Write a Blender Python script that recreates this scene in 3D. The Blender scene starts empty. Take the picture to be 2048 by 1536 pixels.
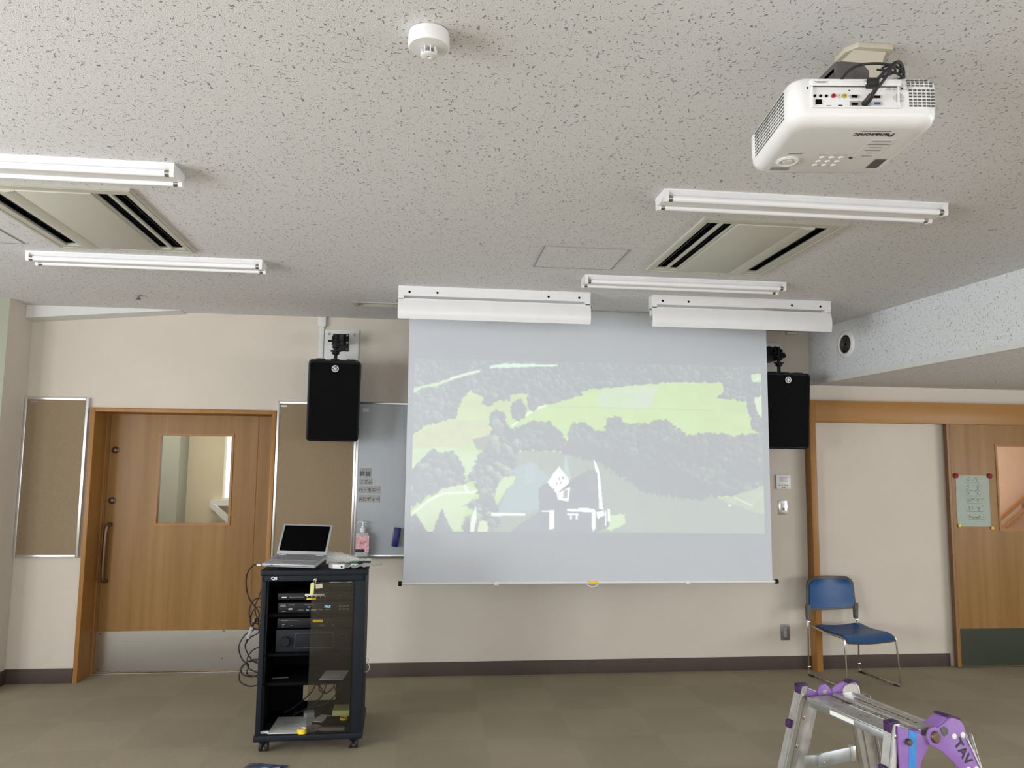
import bpy, bmesh, math, random
import numpy as np
from mathutils import Vector, Matrix, Euler
R = math.radians
random.seed(7)
S = bpy.context.scene
C = S.collection

# ------------------------------------------------------------------ camera
FPX, YAW, PITCH, ROLL = 1551.53, 0.112224, 0.108911, 0.010547
cam_d = bpy.data.cameras.new('camera'); cam = bpy.data.objects.new('camera', cam_d); C.objects.link(cam)
cam_d.sensor_fit = 'HORIZONTAL'; cam_d.sensor_width = 36.0; cam_d.lens = 36.0 * FPX / 2048
cam_d.clip_start = 0.05; cam_d.clip_end = 100
fwd = Vector((math.sin(YAW) * math.cos(PITCH), math.cos(YAW) * math.cos(PITCH), math.sin(PITCH)))
rgt = Vector((math.cos(YAW), -math.sin(YAW), 0)); upv = rgt.cross(fwd)
r2 = rgt * math.cos(ROLL) + upv * math.sin(ROLL); u2 = -rgt * math.sin(ROLL) + upv * math.cos(ROLL)
m = Matrix((r2, u2, -fwd)).transposed().to_4x4(); m.translation = Vector((0, 0, 1.53))
cam.matrix_world = m
S.camera = cam

# ------------------------------------------------------------------ world, light, exposure
S.view_settings.view_transform = 'Standard'; S.view_settings.look = 'None'
S.view_settings.gamma = 1; S.view_settings.use_curve_mapping = False
S.view_settings.exposure = -0.05
W = bpy.data.worlds.new('sky'); S.world = W; W.use_nodes = True
bg = W.node_tree.nodes['Background']; bg.inputs[0].default_value = (0.86, 0.93, 1.0, 1); bg.inputs[1].default_value = 2.2
def area(name, loc, size, direction, power, col=(1, 1, 1)):
    l = bpy.data.lights.new(name, 'AREA'); l.shape = 'RECTANGLE'; l.size, l.size_y = size; l.energy = power; l.color = col
    o = bpy.data.objects.new(name, l); C.objects.link(o); o.location = loc
    o.rotation_euler = Vector(direction).to_track_quat('-Z', 'Y').to_euler()
    return o
# daylight coming in through the window openings of the side and back walls
for y in (-0.3, 1.9, 4.1):
    area('window_daylight', (-4.48, y, 1.45), (1.7, 1.3), (1, 0, 0.12), {-0.3: 178, 1.9: 78, 4.1: 7}[y], (0.95, 0.98, 1.0))
for y in (-2.4, -0.2, 2.0):
    area('window_daylight', (6.98, y, 1.35), (1.7, 1.1), (-1, 0, -0.05), 66, (0.97, 0.98, 1.0))
for x in (-2.6, 0.2, 3.0):
    area('window_daylight', (x, -4.08, 1.45), (1.8, 1.3), (0, 1, -0.16), 48, (0.98, 0.98, 1.0))
area('corridor_fill', (-2.2, 7.3, 2.5), (1.5, 0.5), (0, 0, -1), 27, (1.0, 0.96, 0.87))  # unseen fill light added to brighten the corridor behind the left door
area('corridor_fill', (5.0, 7.1, 2.5), (1.5, 0.5), (0, 0, -1), 62, (1.0, 0.88, 0.76))  # same kind of added fill, for the stairwell behind the right door

# ------------------------------------------------------------------ materials
def node(nt, t, **k):
    n = nt.nodes.new(t)
    for a, b in k.items(): setattr(n, a, b)
    return n
def mat(name, col, rough=0.5, metal=0.0, var=0.06, scale=8.0, bump=0.0, bscale=200.0, spec=0.5, stretch=None, **kw):
    M = bpy.data.materials.new(name); M.use_nodes = True; nt = M.node_tree; b = nt.nodes['Principled BSDF']
    b.inputs['Roughness'].default_value = rough; b.inputs['Metallic'].default_value = metal
    b.inputs['Specular IOR Level'].default_value = spec
    tc = node(nt, 'ShaderNodeTexCoord'); src = tc.outputs['Object']
    if stretch:
        mp = node(nt, 'ShaderNodeMapping'); mp.inputs['Scale'].default_value = stretch
        nt.links.new(src, mp.inputs[0]); src = mp.outputs[0]
    n = node(nt, 'ShaderNodeTexNoise'); n.inputs['Scale'].default_value = scale; n.inputs['Detail'].default_value = 4
    nt.links.new(src, n.inputs['Vector'])
    r = node(nt, 'ShaderNodeValToRGB')
    r.color_ramp.elements[0].position = 0.3; r.color_ramp.elements[1].position = 0.7
    r.color_ramp.elements[0].color = tuple(c * (1 - var) for c in col) + (1,)
    r.color_ramp.elements[1].color = tuple(min(1, c * (1 + var)) for c in col) + (1,)
    nt.links.new(n.outputs['Fac'], r.inputs[0]); nt.links.new(r.outputs[0], b.inputs['Base Color'])
    if bump:
        n2 = node(nt, 'ShaderNodeTexNoise'); n2.inputs['Scale'].default_value = bscale; n2.inputs['Detail'].default_value = 3
        nt.links.new(src, n2.inputs['Vector'])
        bp = node(nt, 'ShaderNodeBump'); bp.inputs['Strength'].default_value = bump; bp.inputs['Distance'].default_value = 0.002
        nt.links.new(n2.outputs['Fac'], bp.inputs['Height']); nt.links.new(bp.outputs[0], b.inputs['Normal'])
    for k_, v in kw.items(): b.inputs[k_.replace('_', ' ')].default_value = v
    return M
def wood_mat(name, c1, c2, rough=0.38, axis='z'):
    M = bpy.data.materials.new(name); M.use_nodes = True; nt = M.node_tree; b = nt.nodes['Principled BSDF']
    tc = node(nt, 'ShaderNodeTexCoord'); mp = node(nt, 'ShaderNodeMapping')
    mp.inputs['Scale'].default_value = (14, 14, 0.5) if axis == 'z' else (0.5, 14, 14)
    n = node(nt, 'ShaderNodeTexNoise'); n.inputs['Scale'].default_value = 1.0; n.inputs['Detail'].default_value = 5
    mp2 = node(nt, 'ShaderNodeMapping'); mp2.inputs['Scale'].default_value = (160, 160, 3) if axis == 'z' else (3, 160, 160)
    n2 = node(nt, 'ShaderNodeTexNoise'); n2.inputs['Scale'].default_value = 1.0; n2.inputs['Detail'].default_value = 2
    mx = node(nt, 'ShaderNodeMath', operation='MULTIPLY_ADD'); mx.inputs[1].default_value = 0.35; mx.inputs[2].default_value = -0.17
    ad = node(nt, 'ShaderNodeMath', operation='ADD')
    r = node(nt, 'ShaderNodeValToRGB'); r.color_ramp.elements[0].position = 0.32; r.color_ramp.elements[1].position = 0.7
    r.color_ramp.elements[0].color = c1 + (1,); r.color_ramp.elements[1].color = c2 + (1,)
    L = nt.links.new
    L(tc.outputs['Object'], mp.inputs[0]); L(mp.outputs[0], n.inputs['Vector']); L(tc.outputs['Object'], mp2.inputs[0]); L(mp2.outputs[0], n2.inputs['Vector'])
    L(n2.outputs['Fac'], mx.inputs[0]); L(n.outputs['Fac'], ad.inputs[0]); L(mx.outputs[0], ad.inputs[1]); L(ad.outputs[0], r.inputs[0])
    L(r.outputs[0], b.inputs['Base Color']); b.inputs['Roughness'].default_value = rough; b.inputs['Specular IOR Level'].default_value = .28
    return M
def ceiling_mat(name, col, dark, rot=0.0, amt=1.0, seams=True, plane='xy'):
    M = bpy.data.materials.new(name); M.use_nodes = True; nt = M.node_tree; b = nt.nodes['Principled BSDF']; L = nt.links.new
    tc = node(nt, 'ShaderNodeTexCoord')
    base = tc.outputs['Object']
    # irregular elongated fissures, two layers at different directions, plus pin holes
    def layer(scale, sx, sy, angle, th, width, seedz):
        mp = node(nt, 'ShaderNodeMapping'); mp.inputs['Rotation'].default_value = (0, 0, angle) if plane == 'xy' else (angle, 0, 0)
        mp.inputs['Scale'].default_value = (sx, sy, 1) if plane == 'xy' else (1, sx, sy)
        mp.inputs['Location'].default_value = (seedz, seedz * 2, seedz)
        wn = node(nt, 'ShaderNodeTexNoise'); wn.inputs['Scale'].default_value = 16; wn.inputs['Detail'].default_value = 2
        L(base, wn.inputs['Vector'])
        sub = node(nt, 'ShaderNodeVectorMath', operation='SUBTRACT'); sub.inputs[1].default_value = (.5, .5, .5)
        L(wn.outputs['Color'], sub.inputs[0])
        sc = node(nt, 'ShaderNodeVectorMath', operation='SCALE'); sc.inputs['Scale'].default_value = 0.045
        L(sub.outputs[0], sc.inputs[0])
        ad = node(nt, 'ShaderNodeVectorMath', operation='ADD'); L(base, ad.inputs[0]); L(sc.outputs[0], ad.inputs[1])
        L(ad.outputs[0], mp.inputs[0])
        n = node(nt, 'ShaderNodeTexNoise'); n.inputs['Scale'].default_value = scale; n.inputs['Detail'].default_value = 1.5; n.inputs['Roughness'].default_value = .6
        L(mp.outputs[0], n.inputs['Vector'])
        mr = node(nt, 'ShaderNodeMapRange'); mr.inputs[1].default_value = th; mr.inputs[2].default_value = th + width
        mr.inputs[3].default_value = 0; mr.inputs[4].default_value = 1; L(n.outputs['Fac'], mr.inputs[0])
        return mr.outputs[0]
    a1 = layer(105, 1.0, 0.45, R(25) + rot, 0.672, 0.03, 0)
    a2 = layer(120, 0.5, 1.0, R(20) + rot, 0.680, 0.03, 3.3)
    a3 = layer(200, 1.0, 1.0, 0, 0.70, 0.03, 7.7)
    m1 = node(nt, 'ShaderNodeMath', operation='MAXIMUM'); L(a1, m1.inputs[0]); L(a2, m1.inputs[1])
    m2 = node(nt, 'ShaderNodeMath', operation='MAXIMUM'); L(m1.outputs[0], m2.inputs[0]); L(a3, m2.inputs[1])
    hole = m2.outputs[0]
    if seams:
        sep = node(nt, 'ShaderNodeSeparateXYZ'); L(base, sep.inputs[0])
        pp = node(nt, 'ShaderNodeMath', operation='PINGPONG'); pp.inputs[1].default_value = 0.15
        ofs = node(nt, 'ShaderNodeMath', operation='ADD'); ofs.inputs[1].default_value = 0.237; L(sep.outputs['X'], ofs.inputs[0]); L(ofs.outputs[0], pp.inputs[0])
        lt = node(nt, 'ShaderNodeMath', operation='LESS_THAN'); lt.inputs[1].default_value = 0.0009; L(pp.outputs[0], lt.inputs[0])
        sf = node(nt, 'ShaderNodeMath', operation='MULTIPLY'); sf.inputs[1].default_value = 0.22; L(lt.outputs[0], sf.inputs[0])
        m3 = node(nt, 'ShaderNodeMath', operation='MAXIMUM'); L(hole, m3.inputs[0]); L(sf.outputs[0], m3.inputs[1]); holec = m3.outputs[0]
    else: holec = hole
    mix = node(nt, 'ShaderNodeMix', data_type='RGBA'); mix.inputs['A'].default_value = col + (1,); mix.inputs['B'].default_value = dark + (1,)  # fissures and holes darkened in base colour, standing for the shade inside them
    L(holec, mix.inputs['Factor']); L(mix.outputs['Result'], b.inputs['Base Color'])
    fine = node(nt, 'ShaderNodeTexNoise'); fine.inputs['Scale'].default_value = 260; L(base, fine.inputs['Vector'])
    hh = node(nt, 'ShaderNodeMath', operation='MULTIPLY_ADD'); hh.inputs[1].default_value = -1.0; L(hole, hh.inputs[0])
    f2 = node(nt, 'ShaderNodeMath', operation='MULTIPLY'); f2.inputs[1].default_value = 0.25; L(fine.outputs['Fac'], f2.inputs[0]); L(f2.outputs[0], hh.inputs[2])
    bp = node(nt, 'ShaderNodeBump'); bp.inputs['Strength'].default_value = 0.9 * amt; bp.inputs['Distance'].default_value = 0.006
    L(hh.outputs[0], bp.inputs['Height']); L(bp.outputs[0], b.inputs['Normal'])
    b.inputs['Roughness'].default_value = 0.85; b.inputs['Specular IOR Level'].default_value = 0.2
    return M
def carpet_mat():
    M = bpy.data.materials.new('carpet_tiles'); M.use_nodes = True; nt = M.node_tree; b = nt.nodes['Principled BSDF']; L = nt.links.new
    tc = node(nt, 'ShaderNodeTexCoord'); mp = node(nt, 'ShaderNodeMapping'); mp.inputs['Location'].default_value = (0.11, -0.09, 0.25)
    L(tc.outputs['Object'], mp.inputs[0])
    ch = node(nt, 'ShaderNodeTexChecker'); ch.inputs['Scale'].default_value = 2.0
    ch.inputs[1].default_value = (0.338, 0.291, 0.210, 1); ch.inputs[2].default_value = (0.318, 0.273, 0.196, 1); L(mp.outputs[0], ch.inputs['Vector'])
    n = node(nt, 'ShaderNodeTexNoise'); n.inputs['Scale'].default_value = 320; n.inputs['Detail'].default_value = 3; L(tc.outputs['Object'], n.inputs['Vector'])
    n1 = node(nt, 'ShaderNodeTexNoise'); n1.inputs['Scale'].default_value = 1.3; n1.inputs['Detail'].default_value = 3; L(tc.outputs['Object'], n1.inputs['Vector'])
    mr = node(nt, 'ShaderNodeMapRange'); mr.inputs[1].default_value = .3; mr.inputs[2].default_value = .7; mr.inputs[3].default_value = .62; mr.inputs[4].default_value = 1.38; L(n.outputs['Fac'], mr.inputs[0])
    mr1 = node(nt, 'ShaderNodeMapRange'); mr1.inputs[1].default_value = .3; mr1.inputs[2].default_value = .7; mr1.inputs[3].default_value = .92; mr1.inputs[4].default_value = 1.08; L(n1.outputs['Fac'], mr1.inputs[0])
    mm = node(nt, 'ShaderNodeMath', operation='MULTIPLY'); L(mr.outputs[0], mm.inputs[0]); L(mr1.outputs[0], mm.inputs[1])
    sc = node(nt, 'ShaderNodeVectorMath', operation='SCALE'); L(ch.outputs['Color'], sc.inputs[0]); L(mm.outputs[0], sc.inputs['Scale'])
    L(sc.outputs[0], b.inputs['Base Color'])
    bp = node(nt, 'ShaderNodeBump'); bp.inputs['Strength'].default_value = .6; bp.inputs['Distance'].default_value = .004; L(n.outputs['Fac'], bp.inputs['Height']); L(bp.outputs[0], b.inputs['Normal'])
    b.inputs['Roughness'].default_value = .95; b.inputs['Specular IOR Level'].default_value = .1
    return M
def glass_mat(name, col, rough=0.02, alpha=0.25):
    M = bpy.data.materials.new(name); M.use_nodes = True; nt = M.node_tree; L = nt.links.new
    nt.nodes.remove(nt.nodes['Principled BSDF']); out = nt.nodes['Material Output']
    t = node(nt, 'ShaderNodeBsdfTransparent'); t.inputs[0].default_value = col + (1,)
    g = node(nt, 'ShaderNodeBsdfGlossy'); g.inputs['Roughness'].default_value = rough
    fr = node(nt, 'ShaderNodeFresnel'); fr.inputs[0].default_value = 1.45
    ad = node(nt, 'ShaderNodeMath', operation='ADD'); ad.inputs[1].default_value = alpha; ad.use_clamp = True; L(fr.outputs[0], ad.inputs[0])
    mx = node(nt, 'ShaderNodeMixShader'); L(ad.outputs[0], mx.inputs[0]); L(t.outputs[0], mx.inputs[1]); L(g.outputs[0], mx.inputs[2]); L(mx.outputs[0], out.inputs[0])
    return M
def emit_mat(name, col, strength, base=(0.02, 0.02, 0.02)):
    return mat(name, base, 0.4, Emission_Color=col + (1,), Emission_Strength=strength)
MT = dict(
    wall=mat('beige_wallpaper', (0.60, 0.545, 0.475), 0.75, var=0.02, scale=3, bump=0.35, bscale=180, spec=0.25),
    wall_shade=mat('shaded_wallpaper', (0.36, 0.37, 0.30), 0.8, var=0.02, scale=3, bump=0.3, bscale=180, spec=0.2),  # wallpaper of the pier's dim side, its shade painted as darker grey-green
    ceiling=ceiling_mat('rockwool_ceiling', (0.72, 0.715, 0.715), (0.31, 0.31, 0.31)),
    beam=ceiling_mat('rockwool_beam', (0.70, 0.72, 0.735), (0.46, 0.48, 0.50), seams=False, plane='yz'),  # bluish base tint paints in the window daylight on this face
    plaster=mat('smooth_white_board', (0.66, 0.66, 0.64), 0.7, var=0.02),
    carpet=carpet_mat(),
    base=mat('brown_vinyl', (0.075, 0.054, 0.046), 0.6, var=0.05, spec=.25),
    wood=wood_mat('door_veneer', (0.225, 0.115, 0.029), (0.30, 0.163, 0.050)),
    woodx=wood_mat('header_veneer', (0.32, 0.160, 0.045), (0.37, 0.19, 0.060), axis='x'),
    casing=wood_mat('casing_wood', (0.30, 0.142, 0.036), (0.355, 0.175, 0.052)),
    groove=mat('wood_groove', (0.14, 0.07, 0.03), 0.7),
    steel=mat('brushed_steel', (0.58, 0.58, 0.56), 0.24, 1.0, var=0.03, scale=1, bump=.12, bscale=1.0, stretch=(0.6, 1, 700)),
    alu=mat('anodised_aluminium', (0.78, 0.79, 0.80), 0.3, 1.0, var=0.04),
    aludull=mat('worn_aluminium', (0.56, 0.55, 0.53), 0.42, 0.9, var=0.14, scale=25),
    aluside=mat('sheet_aluminium', (0.50, 0.53, 0.55), 0.38, 0.9, var=0.2, scale=18),
    chrome=mat('chrome', (0.62, 0.60, 0.56), 0.14, 1.0),
    bronze=mat('dark_bronze', (0.16, 0.11, 0.075), 0.35, 0.8),
    cork=mat('brown_cloth_panel', (0.25, 0.188, 0.115), 0.9, var=0.05, scale=60, bump=.3, bscale=300),
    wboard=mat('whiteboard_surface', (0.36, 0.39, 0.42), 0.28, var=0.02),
    paintw=mat('white_enamel', (0.78, 0.78, 0.79), 0.3, var=0.015),
    tube=mat('white_glass_tube', (0.85, 0.85, 0.86), 0.15, var=0.01),
    cap=mat('tube_cap_metal', (0.35, 0.34, 0.32), 0.3, 1.0),
    whitep=mat('white_plastic', (0.74, 0.74, 0.725), 0.35, var=0.015),
    cream=mat('cream_plastic', (0.50, 0.49, 0.42), 0.45, var=0.015),
    creamm=mat('cream_metal', (0.46, 0.42, 0.33), 0.4, var=0.03),
    blackp=mat('black_plastic', (0.007, 0.008, 0.010), 0.45, var=0.1, spec=.22),
    black=mat('black_matte', (0.003, 0.003, 0.004), 0.8, var=0.1, spec=.08),
    blackm=mat('black_painted_metal', (0.009, 0.012, 0.017), 0.55, var=0.08, spec=.2),
    grille=mat('black_grille', (0.002, 0.0023, 0.003), 0.6, var=0.3, scale=400, bump=.8, bscale=500, spec=.07),
    rubber=mat('black_rubber', (0.01, 0.01, 0.011), 0.6),
    greyd=mat('dark_grey_plastic', (0.085, 0.08, 0.076), 0.5),
    greym=mat('grey_plastic', (0.30, 0.30, 0.30), 0.5),
    blue=mat('blue_vinyl', (0.012, 0.075, 0.22), 0.38, var=0.06, scale=5),
    purple=mat('purple_plastic', (0.27, 0.14, 0.42), 0.5, var=0.07, spec=.3, scale=30),
    purpled=mat('dark_purple_rubber', (0.05, 0.018, 0.075), 0.5, spec=.3),
    tapeb=mat('blue_tape', (0.03, 0.24, 0.62), 0.35, var=0.12, scale=60, bump=.5, bscale=60),
    yellow=mat('yellow_label', (0.85, 0.58, 0.02), 0.5),
    ytag=mat('pale_yellow_plastic', (0.60, 0.62, 0.22), 0.5),
    ink=mat('black_ink', (0.015, 0.013, 0.02), 0.5),
    grey_ink=mat('grey_ink', (0.16, 0.16, 0.17), 0.6),
    screen=mat('screen_fabric', (0.585, 0.615, 0.66), 0.85, var=0.006, scale=2, spec=.1),
    paper=mat('white_paper', (0.70, 0.70, 0.68), 0.8, var=0.03),
    paperg=mat('pale_green_paper', (0.36, 0.42, 0.36), 0.7, var=0.02),
    red=mat('red_magnet', (0.20, 0.004, 0.012), 0.5, spec=.2),
    ymag=mat('yellow_magnet', (0.7, 0.5, 0.03), 0.4),
    dkgreen=mat('dark_green_laminate', (0.028, 0.036, 0.02), 0.4, var=0.15, scale=3),
    eraser=mat('navy_plastic', (0.006, 0.012, 0.13), 0.4),
    pink=mat('pink_label', (0.72, 0.40, 0.44), 0.5, var=0.35, scale=90),
    clearp=glass_mat('clear_plastic', (0.86, 0.88, 0.90), 0.12, 0.13),
    smoked=glass_mat('smoked_glass', (0.80, 0.79, 0.76), 0.06, 0.03),
    pane=glass_mat('window_pane', (0.94, 0.95, 0.94), 0.01, 0.0),
    disp=emit_mat('blue_display', (0.35, 0.7, 1.0), 1.6),
    lcd=mat('laptop_display', (0.001, 0.001, 0.0012), 0.3, spec=.06),
    silver=mat('silver_plastic', (0.33, 0.34, 0.36), 0.4, 0.3),
    keys=mat('laptop_keys', (0.20, 0.21, 0.23), 0.5),
    green=mat('green_plastic', (0.01, 0.14, 0.06), 0.3),
    magazine=mat('magazine_cover', (0.08, 0.10, 0.20), 0.25, var=0.85, scale=14),
    vgaB=mat('blue_connector', (0.03, 0.06, 0.4), 0.4), rca_r=mat('rca_red', (0.4, 0.02, 0.05), 0.4), rca_w=mat('rca_white', (.6, .6, .6), .4), rca_y=mat('rca_yellow', (.5, .42, .03), .4),
    pinkwall=mat('stair_wall', (0.66, 0.50, 0.40), 0.8, var=0.02), creamwall=mat('corridor_wall', (0.70, 0.62, 0.45), 0.8, var=0.02),
    greywall=mat('corridor_panel', (0.40, 0.41, 0.34), 0.8, var=0.02),
    sheet=mat('magazine_light', (0.35, 0.38, 0.5), 0.3),
)

# ------------------------------------------------------------------ mesh helpers
class MB:
    """collects shapes into one mesh"""
    def __init__(s): s.bm = bmesh.new()
    def _mark(s, n0, mi):
        s.bm.faces.ensure_lookup_table()
        for f in s.bm.faces[n0:]: f.material_index = mi
    def box(s, x0, x1, y0, y1, z0, z1, bev=0.0, seg=2, M=None, mi=0):
        n0 = len(s.bm.faces)
        g = bmesh.ops.create_cube(s.bm, size=1)['verts']
        for v in g: v.co = Vector(((x0 + x1) / 2 + v.co.x * (x1 - x0), (y0 + y1) / 2 + v.co.y * (y1 - y0), (z0 + z1) / 2 + v.co.z * (z1 - z0)))
        if M is not None:
            for v in g: v.co = M @ v.co
        if bev:
            es = list({e for v in g for e in v.link_edges})
            bmesh.ops.bevel(s.bm, geom=es, offset=bev, segments=seg, profile=.5, affect='EDGES')
        s._mark(n0, mi); return s
    def prism(s, pts, axis, a, b, M=None, mi=0, bev=0.0):
        """polygon pts (2D) extruded along axis from a to b; 'x': pts=(y,z), 'y': pts=(x,z), 'z': pts=(x,y)"""
        n0 = len(s.bm.faces)
        def co(p, t):
            v = {'x': (t, p[0], p[1]), 'y': (p[0], t, p[1]), 'z': (p[0], p[1], t)}[axis]
            v = Vector(v); return M @ v if M is not None else v
        A = [s.bm.verts.new(co(p, a)) for p in pts]; B = [s.bm.verts.new(co(p, b)) for p in pts]
        fs = [s.bm.faces.new(A), s.bm.faces.new(B[::-1])]
        k = len(pts)
        for i in range(k): fs.append(s.bm.faces.new((A[i], B[i], B[(i + 1) % k], A[(i + 1) % k])))
        bmesh.ops.recalc_face_normals(s.bm, faces=fs)
        if bev:
            es = [e for e in fs[0].edges] + [e for e in fs[1].edges]
            bmesh.ops.bevel(s.bm, geom=es, offset=bev, segments=2, profile=.5, affect='EDGES')
        s._mark(n0, mi); return s
    def cyl(s, p0, p1, r0, r1=None, n=20, mi=0, caps=True):
        n0 = len(s.bm.faces)
        r1 = r0 if r1 is None else r1
        p0, p1 = Vector(p0), Vector(p1); d = (p1 - p0).normalized()
        q = d.to_track_quat('Z', 'Y')
        A, B = [], []
        for i in range(n):
            t = 2 * math.pi * i / n; o = q @ Vector((math.cos(t), math.sin(t), 0))
            A.append(s.bm.verts.new(p0 + o * r0)); B.append(s.bm.verts.new(p1 + o * r1))
        for i in range(n): s.bm.faces.new((A[i], A[(i + 1) % n], B[(i + 1) % n], B[i]))
        if caps: s.bm.faces.new(A[::-1]); s.bm.faces.new(B)
        s._mark(n0, mi); return s
    def lathe(s, prof, o=(0, 0, 0), axis=(0, 0, 1), n=32, mi=0):
        """prof: list of (radius, height) along axis from o"""
        n0 = len(s.bm.faces)
        q = Vector(axis).normalized().to_track_quat('Z', 'Y'); o = Vector(o); rings = []
        for r, h in prof:
            rings.append([s.bm.verts.new(o + q @ Vector((r * math.cos(2 * math.pi * i / n), r * math.sin(2 * math.pi * i / n), h))) for i in range(n)])
        for a, b in zip(rings, rings[1:]):
            for i in range(n): s.bm.faces.new((a[i], a[(i + 1) % n], b[(i + 1) % n], b[i]))
        if prof[0][0] > 1e-6: s.bm.faces.new(rings[0][::-1])
        if prof[-1][0] > 1e-6: s.bm.faces.new(rings[-1])
        s._mark(n0, mi); return s
    def tube(s, pts, r, n=8, smooth=6, mi=0, closed=False):
        P = [Vector(p) for p in pts]
        if smooth and len(P) > 2:
            Q = []
            k = len(P)
            rng = range(k) if closed else range(k - 1)
            for i in rng:
                if closed: p0, p1, p2, p3 = P[i - 1], P[i], P[(i + 1) % k], P[(i + 2) % k]
                else:
                    p1, p2 = P[i], P[i + 1]; p0 = P[i - 1] if i > 0 else p1 * 2 - p2; p3 = P[i + 2] if i + 2 < k else p2 * 2 - p1
                for j in range(smooth):
                    t = j / smooth
                    Q.append(0.5 * ((2 * p1) + (-p0 + p2) * t + (2 * p0 - 5 * p1 + 4 * p2 - p3) * t * t + (-p0 + 3 * p1 - 3 * p2 + p3) * t ** 3))
            if not closed: Q.append(P[-1])
            P = Q
        n0 = len(s.bm.faces); rings = []; up = Vector((0.13, 0.21, 0.97)); k = len(P)
        for i, p in enumerate(P):
            if closed: d = P[(i + 1) % k] - P[i - 1]
            else: d = P[min(i + 1, k - 1)] - P[max(i - 1, 0)]
            if d.length < 1e-9: d = Vector((0, 0, 1))
            d.normalize(); a = up - d * up.dot(d)
            if a.length < 1e-3: a = d.orthogonal()
            a.normalize(); b = d.cross(a); up = a
            rings.append([s.bm.verts.new(p + (a * math.cos(2 * math.pi * j / n) + b * math.sin(2 * math.pi * j / n)) * r) for j in range(n)])
        prs = list(zip(rings, rings[1:])) + ([(rings[-1], rings[0])] if closed else [])
        for a, b in prs:
            for j in range(n): s.bm.faces.new((a[j], a[(j + 1) % n], b[(j + 1) % n], b[j]))
        if not closed: s.bm.faces.new(rings[0][::-1]); s.bm.faces.new(rings[-1])
        s._mark(n0, mi); return s
    def sheet(s, grid, th=0.0, mi=0):
        """grid[i][j] of points -> surface, thickened along its normal when th"""
        n0 = len(s.bm.faces)
        V = [[s.bm.verts.new(Vector(p)) for p in row] for row in grid]; fs = []
        for i in range(len(V) - 1):
            for j in range(len(V[0]) - 1): fs.append(s.bm.faces.new((V[i][j], V[i + 1][j], V[i + 1][j + 1], V[i][j + 1])))
        if th:
            s.bm.normal_update(); bmesh.ops.solidify(s.bm, geom=fs, thickness=th)
        s._mark(n0, mi); return s
    def plate(s, u0, u1, v0, v1, holes, axis, a, b, mi=0):
        """rectangle with rectangular holes, thickness a..b along axis; axis 'z': u=x,v=y; 'y': u=x,v=z; 'x': u=y,v=z"""
        us = sorted({u0, u1, *[h[0] for h in holes], *[h[1] for h in holes]}); vs = sorted({v0, v1, *[h[2] for h in holes], *[h[3] for h in holes]})
        us = [u for u in us if u0 <= u <= u1]; vs = [v for v in vs if v0 <= v <= v1]
        n0 = len(s.bm.faces); cache = {}
        def V(u, v, t):
            k = (u, v, t)
            if k not in cache: cache[k] = s.bm.verts.new({'z': (u, v, t), 'y': (u, t, v), 'x': (t, u, v)}[axis])
            return cache[k]
        def solid(i, j):
            if i < 0 or j < 0 or i >= len(us) - 1 or j >= len(vs) - 1: return False
            cu, cv = (us[i] + us[i + 1]) / 2, (vs[j] + vs[j + 1]) / 2
            return not any(h[0] < cu < h[1] and h[2] < cv < h[3] for h in holes)
        fs = []
        for i in range(len(us) - 1):
            for j in range(len(vs) - 1):
                if not solid(i, j): continue
                c = [(us[i], vs[j]), (us[i + 1], vs[j]), (us[i + 1], vs[j + 1]), (us[i], vs[j + 1])]
                for t in (a, b): fs.append(s.bm.faces.new([V(*p, t) for p in c]))
                for (di, dj, e) in ((0, -1, (0, 1)), (1, 0, (1, 2)), (0, 1, (2, 3)), (-1, 0, (3, 0))):
                    if not solid(i + di, j + dj):
                        fs.append(s.bm.faces.new([V(*c[e[0]], a), V(*c[e[1]], a), V(*c[e[1]], b), V(*c[e[0]], b)]))
        bmesh.ops.recalc_face_normals(s.bm, faces=fs)
        s._mark(n0, mi); return s
    def xf(s, M):
        for v in s.bm.verts: v.co = M @ v.co
        return s
    def build(s, name, mats, parent=None, smooth=True, ang=35):
        me = bpy.data.meshes.new(name)
        s.bm.normal_update(); s.bm.to_mesh(me); s.bm.free()
        for mm in (mats if isinstance(mats, (list, tuple)) else [mats]): me.materials.append(MT[mm] if isinstance(mm, str) else mm)
        if smooth:
            me.polygons.foreach_set('use_smooth', [True] * len(me.polygons))
            try: me.set_sharp_from_angle(angle=R(ang))
            except Exception: pass
        o = bpy.data.objects.new(name, me); C.objects.link(o)
        if parent: o.parent = parent
        return o
def split(mb, name, mats, parent):
    """every loose piece of the mesh becomes a part of its own"""
    bm = mb.bm; bm.verts.index_update(); bm.faces.index_update(); bm.verts.ensure_lookup_table(); seen = set(); out = []
    for v0 in bm.verts:
        if v0.index in seen: continue
        st = [v0]; comp = set(); 
        while st:
            v = st.pop()
            if v.index in comp: continue
            comp.add(v.index); st += [e.other_vert(v) for e in v.link_edges if e.other_vert(v).index not in comp]
        seen |= comp; nb = MB(); mp = {i: nb.bm.verts.new(bm.verts[i].co) for i in sorted(comp)}
        fs = {f for i in comp for f in bm.verts[i].link_faces}
        for f in sorted(fs, key=lambda f: f.index): nb.bm.faces.new([mp[v.index] for v in f.verts])
        out.append(nb.build(name, mats, parent))
    bm.free(); return out
def tag(o, label, cat, group=None):
    o['label'] = label; o['category'] = cat
    if group: o['group'] = group
    return o
def struct(o): o['kind'] = 'structure'; return o
def thing(name, label, cat, loc=(0, 0, 0), rot=(0, 0, 0), group=None):
    o = bpy.data.objects.new(name, None); C.objects.link(o); o.empty_display_size = .05
    o.location = loc; o.rotation_euler = rot
    return tag(o, label, cat, group)
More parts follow.
